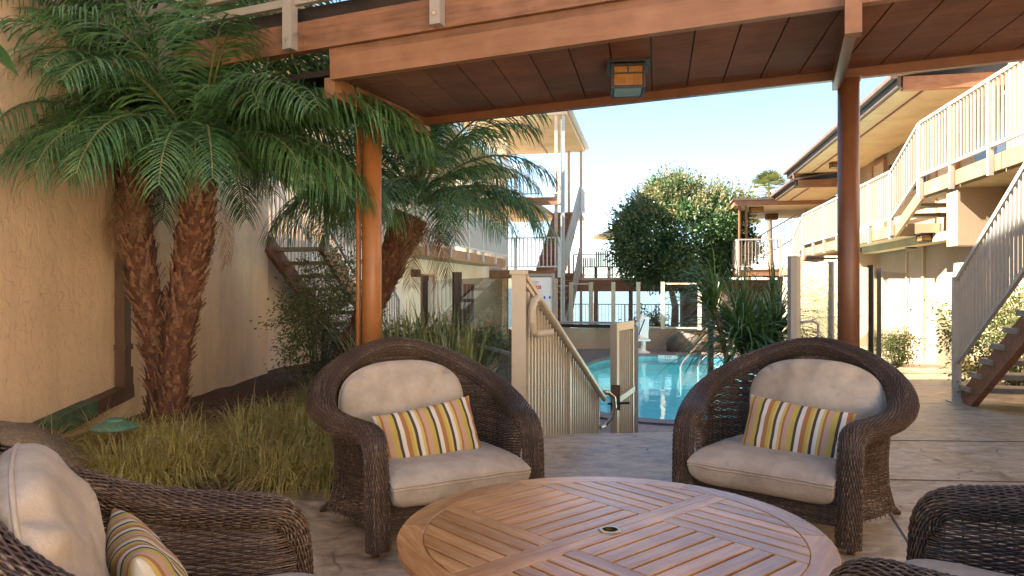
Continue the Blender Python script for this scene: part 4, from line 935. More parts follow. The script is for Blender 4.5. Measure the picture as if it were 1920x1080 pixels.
# pool lift, grab rail
pl = thing('pool_lift', 'white pool lift with blue strap at the far pool edge', 'pool lift', pxy(1203, 23.0) + (DECK_Z,))
lx_, ly_ = pxy(1203, 23.0)
obj('base', MB().lathe([(0.28, 0), (0.26, 0.05), (0.14, 0.10), (0.10, 0.16)], (lx_, ly_, DECK_Z+0.001), 14), 'white_plastic', pl)
obj('mast', MB().box((lx_+0.05, ly_, -0.10), (0.13, 0.13, 1.10)), 'white_plastic', pl); obj('battery', MB().box((lx_+0.10, ly_-0.1, 0.2), (0.2, 0.14, 0.42)), 'white_plastic', pl)
obj('arm', MB().tube([(lx_+0.05, ly_, 0.42), (lx_-0.02, ly_-0.25, 0.48), (lx_-0.14, ly_-0.5, 0.3), (lx_-0.14, ly_-0.55, -0.3)], 0.035, 8), 'white_plastic', pl)
obj('seat', MB().box((lx_-0.08, ly_-0.6, -0.28), (0.42, 0.4, 0.05)).box((lx_-0.08, ly_-0.42, 0.0), (0.42, 0.05, 0.5)), 'white_plastic', pl)
obj('strap', MB().beam((lx_-0.02, ly_-0.64, 0.35), (lx_-0.2, ly_-0.66, -0.12), 0.075, 0.02), 'blue_strap', pl)
obj('actuator', MB().beam((lx_+0.02, ly_-0.09, -0.5), (lx_-0.08, ly_-0.4, 0.36), 0.06, 0.06), 'white_plastic', pl)
hd = thing('pool_handrail', 'steel handrail curving down into the far end of the pool', 'handrail', W(22.5, 1.6, DECK_Z))
a_, b_ = Vector((6.35, 23.4, 0)), Vector((4.52, 19.8, 0))
for k in (0, 1):
    o_ = A2*(0.0)+B2*0.45*k; pts = [a_+o_+Vector((0.1, 0.25, DECK_Z)), a_+o_+Vector((0.05, 0.15, -0.2)), a_+o_+Vector((0, 0, -0.08)), a_.lerp(b_, .12)+o_+Vector((0, 0, -0.1)), a_.lerp(b_, .93)+o_+Vector((0, 0, -0.70)), a_.lerp(b_, 1.0)+o_+Vector((0, 0, -0.82)), a_.lerp(b_, 1.0)+o_+Vector((0, 0, -1.6))]
    obj('tube', MB().tube(pts, 0.026, 8), 'steel', hd)
# beach fence beyond, seen through the glass
railing('beach_fence', 'thin dark fence before the sea seen through the glass', W(36.5, -6, -0.75), W(36.5, 3.0, -0.75), 'dark_metal', None, h=1.25, posts=[i/6 for i in range(7)], pitch=0.16, bal=0.02, cat='fence')
th = thing('low_wall', 'tan garden wall behind the tree trunk and glass', 'wall', W(32.5, 3.5, DECK_Z))
wbox('wall', 'stucco_right', 31.9, 32.2, 1.0, 8.0, DECK_Z, 1.55, th)
# ------------------------------------------------------------------ leaf geometry helpers
def ribbon(V, Q, path, widths, side):
    """flat tapering strip along path (list of Vector)"""
    n0 = len(V)
    for p, w in zip(path, widths):
        V.append(tuple(p - side*(w/2))); V.append(tuple(p + side*(w/2)))
    for i in range(len(path)-1):
        a = n0+2*i; Q.append((a, a+1, a+3, a+2))
def frond_mesh(seed, elev, L=1.35, npairs=46, leaf=0.42, droop=1.0):
    rr = random.Random(seed); V = []; Q = []
    ns = 22; pts = []; ang = elev; p = Vector((0, 0, 0)); bend = (R(95)*droop)*(0.75+0.25*math.cos(elev))
    side_b = rr.uniform(-0.12, 0.12)
    for i in range(ns+1):
        pts.append(p.copy()); f = i/ns
        a = elev - bend*(f**1.5)
        d = Vector((math.cos(a)*math.cos(side_b*f*3), math.cos(a)*math.sin(side_b*f*3), math.sin(a))); p = p + d*(L/ns)
    def at(f):
        x = f*ns; i = min(ns-1, int(x)); q = pts[i].lerp(pts[i+1], x-i); t = (pts[i+1]-pts[i]).normalized(); return q, t
    rt = MB().tube(pts, [0.011*(1-0.8*i/ns)+0.0015 for i in range(ns+1)], 5)
    for k in range(npairs):
        f = 0.17 + 0.83*(k+0.5)/npairs
        q, t = at(f)
        horiz = Vector((-t.y, t.x, 0)); 
        if horiz.length < 0.2: horiz = Vector((0, 1, 0))
        horiz.normalize(); upv = horiz.cross(t) * -1
        if upv.z < 0: upv = -upv
        ll = leaf*(0.55+0.45*math.sin(math.pi*min(1, (f-0.1)*1.05)))*rr.uniform(0.85, 1.1)
        if f > 0.9: ll *= 1.0-(f-0.9)*4.5
        for s in (-1, 1):
            fw = 0.55+0.5*f + rr.uniform(-.15, .15); lift = 0.30 + rr.uniform(-.15, .2)
            d = (horiz*s + t*fw + upv*lift).normalized()
            path = []; pp = q.copy(); seg = 5
            g = rr.uniform(0.40, 0.85)
            for i in range(seg+1):
                path.append(pp.copy()); d = (d + Vector((0, 0, -g*(0.25+0.16*i)))).normalized(); pp = pp + d*(ll/seg)
            w0 = rr.uniform(0.011, 0.0165)
            sd = d.cross(Vector((0, 0, 1)))
            sd = t if sd.length < 0.3 else (sd.normalized()*0.55 + t*0.6)
            sd.normalize()
            ribbon(V, Q, path, [w0*0.5, w0, w0, w0*0.85, w0*0.55, w0*0.08], sd)
    n = len(V); Q = [q for q in Q]
    me = npmesh('frond', V, Q, True); me.materials.append(M['palm_leaf'])
    rm = rt.mesh('rachis', True); rm.materials.append(M['palm_rachis'])
    return me, rm
FROND = {}
def frond(ei, var):
    key = (ei, var)
    if key not in FROND:
        e = (78, 58, 38, 18, -4, -28)[ei]
        FROND[key] = frond_mesh(100+ei*10+var, R(e), 1.36-0.03*ei, 46, 0.40, (0.95, 1.0, 1.0, 0.95, 0.75, 0.55)[ei])
    return FROND[key]
def palm_trunk(t, path, radii, seed, n_scale=420):
    rr = random.Random(seed); path = [Vector(p) for p in path]
    # smooth path
    ps = []; rs = []
    for i in range(len(path)-1):
        for k in range(8):
            f = k/8; ps.append(path[i].lerp(path[i+1], f)); rs.append(radii[i]*(1-f)+radii[i+1]*f)
    ps.append(path[-1]); rs.append(radii[-1])
    rs = [r*(1+0.08*math.sin(i*2.1)+rr.uniform(-.05, .05)) for i, r in enumerate(rs)]
    obj('trunk', MB().tube(ps, rs, 14).mesh('trunk', True), 'palm_fibre', t)
    mb = MB(); n = len(ps)
    for k in range(n_scale):
        f = k/n_scale*(n-1.01); i = int(f); c = ps[i].lerp(ps[i+1], f-i); r = rs[i]*0.96; tg = (ps[i+1]-ps[i]).normalized()
        q = k*2.39996 + rr.uniform(-.6, .6); x = tg.cross(Vector((0, 1, 0))).normalized(); y = tg.cross(x)
        o_ = x*math.cos(q)+y*math.sin(q); sd = tg.cross(o_)
        l = rr.uniform(0.04, 0.095); w = rr.uniform(0.014, 0.036); out_ = rr.uniform(0.25, 1.0)
        b = c+o_*r; tip = b + (tg*1.0+o_*out_).normalized()*l
        mb.add([b-sd*w-tg*.015, b+sd*w-tg*.015, b+o_*0.016+tg*0.004, tip-sd*w*.35, tip+sd*w*.35, tip+o_*0.008], [(0, 1, 4, 3), (1, 2, 5, 4), (2, 0, 3, 5), (3, 4, 5)])
        if rr.random() < 0.8:     # loose fibres
            for _ in range(3):
                s0 = b+sd*rr.uniform(-w, w); e_ = s0 + (tg*rr.uniform(-.3, 1)+o_*rr.uniform(.5, 1.3)+sd*rr.uniform(-.8, .8)).normalized()*rr.uniform(.05, .11)
                mb.add([s0-sd*.0022, s0+sd*.0022, e_], [(0, 1, 2)])
    obj('leaf_bases', mb, 'palm_stub', t, kind='stuff')
def palm_crown(t, c, seed, n=46, scale=1.0, max_e=5):
    rr = random.Random(seed); c = Vector(c)
    for k in range(n):
        f = k/n; ei = min(5, int((f**1.15)*6)); ei = min(ei, max_e)
        az = k*2.39996 + rr.uniform(-.3, .3); sc = scale*rr.uniform(0.86, 1.1)
        me, rm = frond(ei, rr.randrange(3))
        m4 = Matrix.Translation(c + Vector((math.cos(az), math.sin(az), 0))*0.05*(1+f) + Vector((0, 0, 0.10-0.22*f))) @ Matrix.Rotation(az, 4, 'Z') @ Matrix.Rotation(rr.uniform(-.16, .16), 4, 'X') @ Matrix.Diagonal((sc, sc, sc, 1))
        o = piece('frond', me, t, m4); r_ = bpy.data.objects.new('rachis', rm); COL.objects.link(r_); r_.parent = o
PG = 'pygmy date palms'
pA = thing('palm_tree', 'straight shaggy trunked palm nearest the downspout, left of the twin pair', 'palm', (-3.03, 6.35, 0.1), group=PG)
palm_trunk(pA, [(-2.98, 6.30, 0.0), (-3.02, 6.32, 0.6), (-3.15, 6.35, 1.2), (-3.26, 6.38, 1.75), (-3.28, 6.38, 2.5)], [0.14, 0.11, 0.12, 0.14, 0.12], 1)
palm_crown(pA, (-3.28, 6.38, 2.66), 11, 58, 1.2, max_e=3)
pB = thing('palm_tree', 'palm leaning right with shaggy trunk, right of the twin pair', 'palm', (-2.84, 6.2, 0.1), group=PG)
palm_trunk(pB, [(-2.86, 6.12, 0.0), (-2.81, 6.10, 0.6), (-2.70, 6.06, 1.2), (-2.59, 6.0, 1.7), (-2.52, 5.96, 2.25)], [0.13, 0.11, 0.125, 0.14, 0.12], 2)
palm_crown(pB, (-2.52, 5.95, 2.42), 12, 60, 1.22, max_e=3)
pC = thing('palm_tree', 'palm with curved leaning trunk behind the orange post', 'palm', (-2.0, 8.4, 0.1), group=PG)
palm_trunk(pC, [(-2.02, 8.40, 0.0), (-1.85, 8.35, 0.55), (-1.52, 8.3, 1.25), (-1.12, 8.2, 2.1)], [0.14, 0.13, 0.15, 0.20], 3)
palm_crown(pC, (-1.06, 8.18, 2.34), 13, 54, 1.28, max_e=3)

def extra_fronds(t, c, lst):
    for (az, ei, var, sc) in lst:
        me, rm = frond(ei, var); m4 = Matrix.Translation(Vector(c)) @ Matrix.Rotation(R(az), 4, 'Z') @ Matrix.Rotation(R((az*7) % 17 - 8), 4, 'X') @ Matrix.Diagonal((sc, sc, sc, 1))
        o = piece('frond', me, t, m4); r_ = bpy.data.objects.new('rachis', rm); COL.objects.link(r_); r_.parent = o
extra_fronds(pB, (-2.46, 5.93, 2.36), [(-8, 2, 0, 1.35), (-28, 3, 1, 1.2), (14, 3, 2, 1.3), (30, 3, 0, 1.3), (-2, 3, 1, 1.2), (-45, 2, 2, 1.35), (8, 2, 0, 1.5), (24, 1, 1, 1.45), (-18, 1, 2, 1.4), (-12, 2, 1, 1.5), (-22, 2, 0, 1.45), (-5, 2, 2, 1.55), (-34, 2, 1, 1.35)])
extra_fronds(pA, (-3.32, 6.3, 2.6), [(-100, 3, 0, 1.3), (-125, 3, 1, 1.3), (-80, 2, 2, 1.35), (-150, 3, 0, 1.35), (-60, 3, 2, 1.2), (-110, 1, 1, 1.4), (-140, 1, 2, 1.4), (-100, 0, 0, 1.5), (-130, 0, 1, 1.5), (-160, 0, 2, 1.55), (175, 1, 0, 1.5), (-75, 0, 1, 1.45), (-150, 1, 1, 1.55), (-120, 2, 2, 1.55), (-95, 1, 0, 1.5)])

def dead_fronds(t, c, lst):
    for (az, ei, var, sc) in lst:
        me, rm = frond(ei, var); m4 = Matrix.Translation(Vector(c)) @ Matrix.Rotation(R(az), 4, 'Z') @ Matrix.Rotation(R(28), 4, 'Y') @ Matrix.Diagonal((sc, sc, sc, 1))
        o = piece('dead_frond', me, t, m4); o.material_slots[0].link = 'OBJECT'; o.material_slots[0].material = M['dead_frond']; o['label'] = 'dry brown hanging frond'
dead_fronds(pB, (-2.50, 5.97, 2.2), [(-20, 5, 0, .62), (110, 5, 1, .6)]); dead_fronds(pA, (-3.27, 6.36, 2.3), [(-120, 5, 2, .62), (-60, 5, 1, .5)]); dead_fronds(pC, (-1.08, 8.18, 2.1), [(-20, 5, 0, .7), (-100, 5, 1, .7), (40, 4, 2, .75)])

# far fan palms over the right roof
def far_palm(label, c, h, r, seed):
    rr = random.Random(seed); c = Vector(c); t = thing('fan_palm', label, 'palm', c, group='far palms over the roofs')
    obj('trunk', MB().tube([c, c+Vector((0.1, 0, h*0.5)), c+Vector((0, 0, h))], [0.2, 0.16, 0.14], 8), 'grey_bark', t)
    V = []; Q = []; top = c+Vector((0, 0, h))
    for k in range(46):
        az = k*2.399; e = R(85-125*k/46); d = Vector((math.cos(az)*math.cos(e), math.sin(az)*math.cos(e), math.sin(e)))
        hub = top + d*r*0.55; sd = d.cross(Vector((0, 0, 1)));  sd = sd.normalized() if sd.length > .1 else Vector((1, 0, 0))
        ribbon(V, Q, [top, hub], [0.03, 0.03], sd)
        up = sd.cross(d)
        for j in range(13):
            a = R(-75+150*j/12); ld = d*math.cos(a)+sd*math.sin(a)
            q1 = hub+ld*r*0.3; q2 = hub + ld*r*0.52 + Vector((0, 0, -r*0.12))
            ribbon(V, Q, [hub, q1, q2], [0.03, 0.06, 0.01], ld.cross(up).normalized())
    me = npmesh('crown', V, Q, False); obj('crown', me, 'hedge_leaf', t)
far_palm('far fan palm standing above the right roof line', (14.3, 41, -0.75), 7.4, 1.35, 1)
far_palm('small far fan palm mostly hidden behind the right roof', (13.4, 42, -0.75), 6.3, 1.1, 2)
far_palm('far fan palm showing between the two stepped roof edges', (17.4, 36, -0.75), 7.2, 1.2, 3)

# ------------------------------------------------------------------ leafy crowns
def leaf_cloud(pts, dirs, size, seed, aspect=0.45, droop=0.2):
    """one small kite-shaped leaf at every point"""
    g = np.random.default_rng(seed); n = len(pts)
    d = dirs + g.normal(0, 0.7, (n, 3)); d[:, 2] -= droop; d /= np.linalg.norm(d, axis=1, keepdims=True)
    a = np.cross(d, g.normal(0, 1, (n, 3))); a /= np.linalg.norm(a, axis=1, keepdims=True)
    s = size*g.uniform(0.65, 1.3, (n, 1)); w = s*aspect/2; nrm = np.cross(d, a)
    V = np.stack([pts, pts+d*s*0.5+a*w+nrm*s*0.06, pts+d*s, pts+d*s*0.5-a*w+nrm*s*0.06], axis=1).reshape(-1, 3)
    Q = np.arange(4*n, dtype=np.int32).reshape(-1, 4); return V, Q
def clump_points(c, d, nclump, per, spread, seed, shell=0.55, lump=0.25, keep=None):
    g = np.random.default_rng(seed); out = []; dr = []
    k = 0
    while k < nclump:
        v = g.normal(0, 1, 3); v /= np.linalg.norm(v)
        f = 1 + lump*noise.noise(Vector(v*2.1) + Vector((seed, 1, 2)))
        r = (shell + (1-shell)*g.random()**0.6)*f
        p = np.array(c)+v*np.array(d)*r
        if keep is not None and not keep(p): continue
        k += 1
        q = g.normal(0, spread, (per, 3)); out.append(p+q); dr.append(np.tile(v, (per, 1))*0.8 + q/spread*0.4)
    return np.concatenate(out), np.concatenate(dr)
tr = thing('round_tree', 'large round leafy tree behind the pool with sunlit yellowish top', 'tree', (6.35, 28.2, DECK_Z))
tcx, tcy, tcz = 6.55, 28.2, 3.25
P, D_ = clump_points((tcx, tcy, tcz), (2.6, 2.4, 2.05), 760, 54, 0.17, 5, 0.58, 0.32, keep=lambda p: p[2] > 1.4)
V, Q = leaf_cloud(P, D_, 0.15, 3, 0.5); obj('crown', npmesh('crown', V, Q, False), 'tree_leaf', tr)
g = np.random.default_rng(9); V = []; Q = []
for k in range(520):       # thin flowering shoots standing out of the top
    a = g.random()*2*math.pi; e = math.asin(g.uniform(0.22, 1.0)); v = Vector((math.cos(a)*math.cos(e), math.sin(a)*math.cos(e), math.sin(e)))
    f = 1+0.32*noise.noise(v*2.1+Vector((5, 1, 2))); b = Vector((tcx+v.x*2.5*f, tcy+v.y*2.35*f, tcz+v.z*2.0*f)); d = (v+Vector((g.normal(0, .3), g.normal(0, .3), 0.7))).normalized()
    L = g.uniform(0.25, 0.8)
    sd = d.cross(Vector((0.3, 1, 0.2))).normalized(); ribbon(V, Q, [b-d*0.2, b+d*L], [0.012, 0.006], sd)
    for j in range(11):
        q = b + d*L*(j/11); ld = (d*0.6+Vector(g.normal(0, .7, 3))).normalized(); ribbon(V, Q, [q, q+ld*0.05, q+ld*0.105], [0.012, 0.045, 0.006], ld.cross(Vector(g.normal(0, 1, 3))).normalized())
obj('flower_shoots', npmesh('flower_shoots', V, Q, False), 'tree_tip', tr)
for pth, rad in (([(6.2, 28.2, -0.75), (6.25, 28.2, 0.6), (6.0, 28.1, 1.6), (5.4, 28, 2.6)], [0.16, 0.13, 0.10, 0.05]), ([(6.75, 28.3, -0.75), (6.7, 28.3, 0.5), (6.9, 28.3, 1.6), (7.5, 28.3, 2.9)], [0.17, 0.15, 0.11, 0.05]), ([(6.9, 28.3, 0.2), (7.5, 28.2, 0.9), (8.2, 28.2, 1.6)], [0.07, 0.05, 0.03]), ([(6.7, 28.3, 0.9), (6.4, 28.0, 1.9), (6.5, 27.8, 3.2)], [0.09, 0.07, 0.03])):
    obj('trunk' if rad[0] > .12 else 'limb', MB().tube(pth, rad, 9).mesh('trunk', True), 'grey_bark', tr)

def bush(name, label, c, d, ncl, per, spread, leaf, mat, seed, cat='shrub', stems=14, group=None, shell=0.25, lump=0.4, aspect=0.4):
    t = thing(name, label, cat, c, 0, group); cc = (c[0], c[1], c[2]+d[2])
    P, D_ = clump_points(cc, d, ncl, per, spread, seed, shell, lump, keep=lambda p: p[2] > c[2]+0.03)
    V, Q = leaf_cloud(P, D_, leaf, seed, aspect); obj('foliage', npmesh('foliage', V, Q, False), mat, t)
    rr = random.Random(seed); mb = MB()
    for k in range(stems):
        a = rr.random()*6.28; e = Vector((c[0]+math.cos(a)*d[0]*.7*rr.random(), c[1]+math.sin(a)*d[1]*.7*rr.random(), c[2]+d[2]*rr.uniform(1.0, 1.9))); b = Vector((c[0]+math.cos(a)*.06, c[1]+math.sin(a)*.06, c[2]-0.03))
        mb.tube([b, b.lerp(e, .5)+Vector((0, 0, .08)), e], [0.012, 0.008, 0.003], 4)
    obj('stems', mb, 'grey_bark', t); return t
bush('shrub', 'large airy olive green bush between stucco wall and orange post', (-2.42, 9.2, 0.1), (0.62, 0.55, 0.84), 170, 44, 0.08, 0.05, 'bush_leaf', 21, lump=0.55)
bush('shrub', 'dark leafy shrub at the foot of the curved palm trunk', (-1.75, 8.9, 0.1), (0.4, 0.4, 0.42), 80, 42, 0.07, 0.055, 'bush_leaf', 22)
bush('shrub', 'broad shrub with round leaves in front of the left wing door', (-1.05, 9.6, 0.1), (0.75, 0.5, 0.34), 120, 40, 0.08, 0.06, 'bush_leaf', 23)
bush('shrub', 'dark green shrub behind the glass beside the cream gate post', (-0.95, 11.4, 0.1), (0.9, 0.6, 0.3), 110, 40, 0.09, 0.06, 'hedge_leaf', 24)
bush('hedge_bush', 'sunny yellow green hedge seen through the open stairs', (6.75, 9.8, 0.0), (0.75, 1.1, 0.66), 300, 46, 0.09, 0.055, 'hedge_leaf', 25, cat='hedge')
bush('shrub', 'small light green shrub behind the right glass fence posts', (6.45, 12.3, 0.0), (0.3, 0.35, 0.32), 70, 40, 0.07, 0.05, 'hedge_leaf', 26)
bush('shrub', 'loose twiggy shrub behind the glass beside the gate post', (4.2, 10.6, -0.75), (0.28, 0.3, 0.75), 26, 30, 0.07, 0.05, 'hedge_leaf', 27, stems=20)
bush('shrub', 'golden low shrub below the far glass left of the tree trunk', (5.0, 27.0, DECK_Z), (0.7, 0.5, 0.6), 60, 40, 0.14, 0.12, 'hedge_leaf', 28)
bush('shrub', 'golden low shrub below the far glass right of the tree trunk', (7.6, 27.0, DECK_Z), (0.8, 0.5, 0.8), 70, 40, 0.16, 0.13, 'hedge_leaf', 29)
# ground cover patch of ice plant by the door
# ------------------------------------------------------------------ grasses
def tuft_mesh(seed, n, L, w, spread, droop, segs=6, stiff=0.0):
    g = np.random.default_rng(seed); V = []; Q = []
    for k in range(n):
        a = g.random()*2*math.pi; e = R(90) - abs(g.normal(0, 1))*R(34)*(1-stiff); e = max(e, R(6))
        d = Vector((math.cos(a)*math.cos(e), math.sin(a)*math.cos(e), math.sin(e))); r0 = spread*math.sqrt(g.random())
        p = Vector((math.cos(a)*r0*.9 + g.normal(0, .01), math.sin(a)*r0*.9, 0)); l = L*g.uniform(0.55, 1.15); dr = droop*g.uniform(0.6, 1.5)
        path = []
        for i in range(segs+1):
            path.append(p.copy()); d = (d + Vector((g.normal(0, .05), g.normal(0, .05), -dr*(0.10+0.13*i)))).normalized(); p = p+d*(l/segs)
            if p.z < 0.012: p.z = 0.012
        sd = d.cross(Vector((0, 0, 1))); sd = sd.normalized() if sd.length > .05 else Vector((1, 0, 0))
        ws = [w*(0.7, 1, 1, .85, .65, .4, .06)[min(6, int(i*6/segs))] for i in range(segs+1)]
        ribbon(V, Q, path, ws, sd)
    return npmesh('blades', V, Q, True)
GT = []
for i in range(4):
    me = tuft_mesh(40+i, 560, 0.50, 0.006, 0.15, 1.15); me.materials.append(M['grass_blade']); GT.append(me)
DT = tuft_mesh(47, 170, 0.54, 0.005, 0.14, 1.2); DT.materials.append(M['dry_grass'])
rr = random.Random(5)
TW = ['leftmost yellow green grass tuft beside the boulder', 'grass tuft right below the green path light', 'front grass tuft near the patio edge, below the path light', 'grass tuft in the middle of the front row', 'front grass tuft touching the patio in the middle of the bed', 'grass tuft at the foot of the twin palms', 'grass tuft right of the twin palm trunks', 'grass tuft beside the left armchair arm', 'grass tuft beneath the stucco wall right of the palms', 'tall grass tuft behind the left armchair rim', 'front right grass tuft at the corner of the bed', 'grass tuft close to the end of the stucco wall', 'grass tuft in the second row behind the path light', 'wispy grass tuft behind the left armchair back', 'grass tuft at the bed edge behind the left front armchair arm', 'grass tuft spilling onto the patio left of the left armchair', 'grass tuft between the path light and the palm trunks', 'grass tuft in the middle of the bed right of the palms', 'grass tuft near the wall end in front of the bush', 'grass tuft at the front corner near the left armchair leg']
TP_ = [(-3.12, 4.95, .85), (-2.9, 5.45, .85), (-2.5, 4.85, .9), (-2.18, 5.0, 1.0), (-1.82, 5.2, .95), (-2.55, 5.65, .9), (-2.1, 5.75, 1.0), (-1.42, 5.45, 1.0), (-2.1, 6.5, .95), (-1.45, 6.3, 1.1), (-1.05, 5.25, .8), (-1.9, 7.3, 1.0), (-2.95, 5.6, .7), (-1.0, 6.4, .95), (-2.3, 4.78, .95), (-1.5, 4.98, .95), (-2.55, 5.3, .9), (-1.75, 5.75, .95), (-1.75, 6.7, .95), (-1.2, 5.0, .85)]
for i, (x, y, s) in enumerate(TP_):
    if y < 5.5: y -= 0.14; s *= 1.08
    t = thing('grass_tuft', TW[i], 'grass', (x, y, bed_z(x, y)-0.02), rr.random()*6, 'yellow green grass tufts in the bed')
    for nm, me in (('blades', GT[i % 4]), ('dry_blades', DT)):
        o = bpy.data.objects.new(nm, me); COL.objects.link(o); o.parent = t; o.scale = (s, s, s*rr.uniform(.72, .88))
ST = []
for i in range(3):
    me = tuft_mesh(60+i, 110, 0.75, 0.022, 0.09, 0.42, 6, 0.25); me.materials.append(M['strap_leaf']); ST.append(me)
SL_ = ['strap leaved plant just right of the orange post', 'strap leaved plant left of the cream gate post', 'strap leaved plant in front of the glass panel', 'strap leaved plant low behind the left armchair shoulder', 'strap leaved plant farther back behind the glass', 'strap leaved plant between post and palm trunk', 'strap leaved plant at the bed corner by the gate post', 'tall strap leaved plant behind the peak of the left armchair', 'strap leaved plant halfway between the orange post and the glass', 'strap leaved plant right against the near glass panel', 'strap leaved plant low in front of the cream gate post']
for i, (x, y, s) in enumerate([(-1.0, 6.75, 1.0), (-0.52, 6.3, .9), (-0.6, 7.2, 1.0), (-0.62, 5.75, .8), (-0.95, 8.0, 1.0), (-1.45, 7.4, 1.0), (-0.46, 5.55, .8), (-0.98, 6.2, 1.0), (-0.8, 6.9, 1.1), (-0.5, 7.0, 1.0), (-0.45, 5.95, .95)]):
    t = thing('strap_plant', SL_[i], 'plant', (x, y, bed_z(x, y)-0.02), rr.random()*6, 'strap leaved plants left of the gate')
    o = bpy.data.objects.new('blades', ST[i % 3]); COL.objects.link(o); o.parent = t; o.scale = (s*1.3, s*1.3, s*1.35)
HG = tuft_mesh(70, 420, 0.55, 0.007, 0.2, 0.6); HG.materials.append(M['dry_grass'])
for i, (x, y, s, lab) in enumerate([(8.0, 13.5, 1.0, 'pale sunlit grass clump right of the sunlit door'), (7.55, 12.2, .8, 'pale grass clump behind the foot of the stair railing'), (6.9, 11.0, .8, 'pale grass clump under the open stairs'), (6.35, 24.25, 1.7, 'wispy brown grass behind the far boulder')]):
    t = thing('grass_tuft', lab, 'grass', (x, y, 0.0 if i < 3 else DECK_Z), rr.random()*6, 'pale grass clumps in the sun')
    o = bpy.data.objects.new('blades', HG); COL.objects.link(o); o.parent = t; o.scale = (s, s, s)
# spiky weeping plant in a gap right of the steps: several heads of long narrow leaves
def dragon_plant():
    base = Vector((2.72, 8.05, DECK_Z)); t = thing('spiky_plant', 'dark green weeping spiky plant in front of the pool', 'plant', base)
    heads = [(Vector((2.50, 8.0, 0.72)), .98, 260), (Vector((2.90, 8.15, 0.74)), .9, 220), (Vector((2.2, 7.95, 1.06)), .70, 90), (Vector((2.66, 7.85, 0.5)), .9, 180)]
    g = np.random.default_rng(8)
    for h, l, n in heads:
        obj('stem', MB().tube([base+Vector((g.normal(0, .03), g.normal(0, .03), -.02)), base.lerp(h, .5)+Vector((g.normal(0, .04), 0, 0)), h], [0.05, 0.035, 0.028], 8), 'grey_bark', t)
        V = []; Q = []
        for k in range(n):
            a = g.random()*2*math.pi; e = R(92)-R(100)*g.random()**1.0; d = Vector((math.cos(a)*math.cos(e), math.sin(a)*math.cos(e), math.sin(e)))
            if h.x < 2.3: d = (d*0.6 + Vector((-0.42, 0, 0.75))).normalized()
            p = h + Vector((0, 0, g.uniform(-.12, .08))); L = l*g.uniform(.7, 1.15); path = []; dr = g.uniform(.30, .62)
            for i in range(8): path.append(p.copy()); d = (d+Vector((0, 0, -dr*(0.05+0.16*i)))).normalized(); p = p+d*(L/7)
            sd = d.cross(Vector((0, 0, 1))); sd = sd.normalized() if sd.length > .1 else Vector((math.sin(a), -math.cos(a), 0))
            ribbon(V, Q, path, [0.018, 0.024, 0.023, 0.021, 0.017, 0.013, 0.008, 0.002], (sd*0.9+Vector(g.normal(0, .3, 3))).normalized())
        obj('leaf_head', npmesh('leaf_head', V, Q, True), 'dragon_leaf', t)
dragon_plant()
# broad leaves reaching in at the far left
bl = thing('broad_leaf_plant', 'broad glossy green leaves reaching in at the left edge', 'plant', (-2.1, 2.4, 0), group=None)
obj('stem', MB().tube([(-2.1, 2.4, 0), (-2.1, 2.5, 1.2), (-2.10, 2.72, 2.22)], [0.03, 0.025, 0.012], 8), 'palm_rachis', bl)
for k, (az, e, L) in enumerate(((-10, 10, .30), (20, -25, .34), (-45, -35, .30), (60, 20, .3), (150, 10, .3), (200, -20, .3))):
    V = []; Q = []; p = Vector((-2.11, 2.70, 2.16+0.02*k)); a = R(az); ee = R(e); d = Vector((math.cos(a)*math.cos(ee), math.sin(a)*math.cos(ee), math.sin(ee))); sd = Vector((-math.sin(a), math.cos(a), 0))
    ws = [0.01, 0.07, 0.105, 0.12, 0.11, 0.085, 0.045, 0.004]; pv = []
    for i in range(8):
        for s in (-1, -.5, 0, .5, 1): V.append(tuple(p + sd*(ws[i]*s/1.4) + Vector((0, 0, abs(s)*ws[i]*0.22))))
        d = (d+Vector((0, 0, -0.16))).normalized(); p = p+d*(L/7)
    Q = [(i*5+j, i*5+j+1, (i+1)*5+j+1, (i+1)*5+j) for i in range(7) for j in range(4)]
    obj('leaf', npmesh('leaf', V, Q, True), 'banana_leaf', bl)
# boulders
b = thing('boulder', 'rounded speckled tan boulder behind the left front armchair', 'boulder', (-3.05, 4.35, 0)); obj('rock', MB().blob((-3.2, 4.62, 0.07), (0.52, 0.46, 0.36), 3, 0.16, 20, 30).mesh('rock', True), 'boulder_stone', b)
b = thing('boulder', 'dark brown boulder on the deck by the far low wall', 'boulder', (5.65, 24.0, DECK_Z)); obj('rock', MB().blob((5.62, 23.75, -0.62), (0.58, 0.42, 0.52), 8, 0.25, 14, 20).mesh('rock', True), 'dark_stone', b)
# path light
pt = thing('path_light', 'green mushroom path light on brown stem in the grass', 'path light', (-2.70, 5.0, bed_z(-2.70, 5.0)))
obj('stem', MB().tube([(-2.70, 5.0, 0.05), (-2.70, 5.0, 0.36)], 0.024, 10), 'lamp_stem', pt)
obj('hood', MB().lathe([(0.10, 0.335), (0.148, 0.325), (0.152, 0.335), (0.13, 0.352), (0.06, 0.378), (0.055, 0.392), (0.03, 0.40), (0.004, 0.405)], (-2.70, 5.0, 0.02), 28), 'lamp_green', pt)

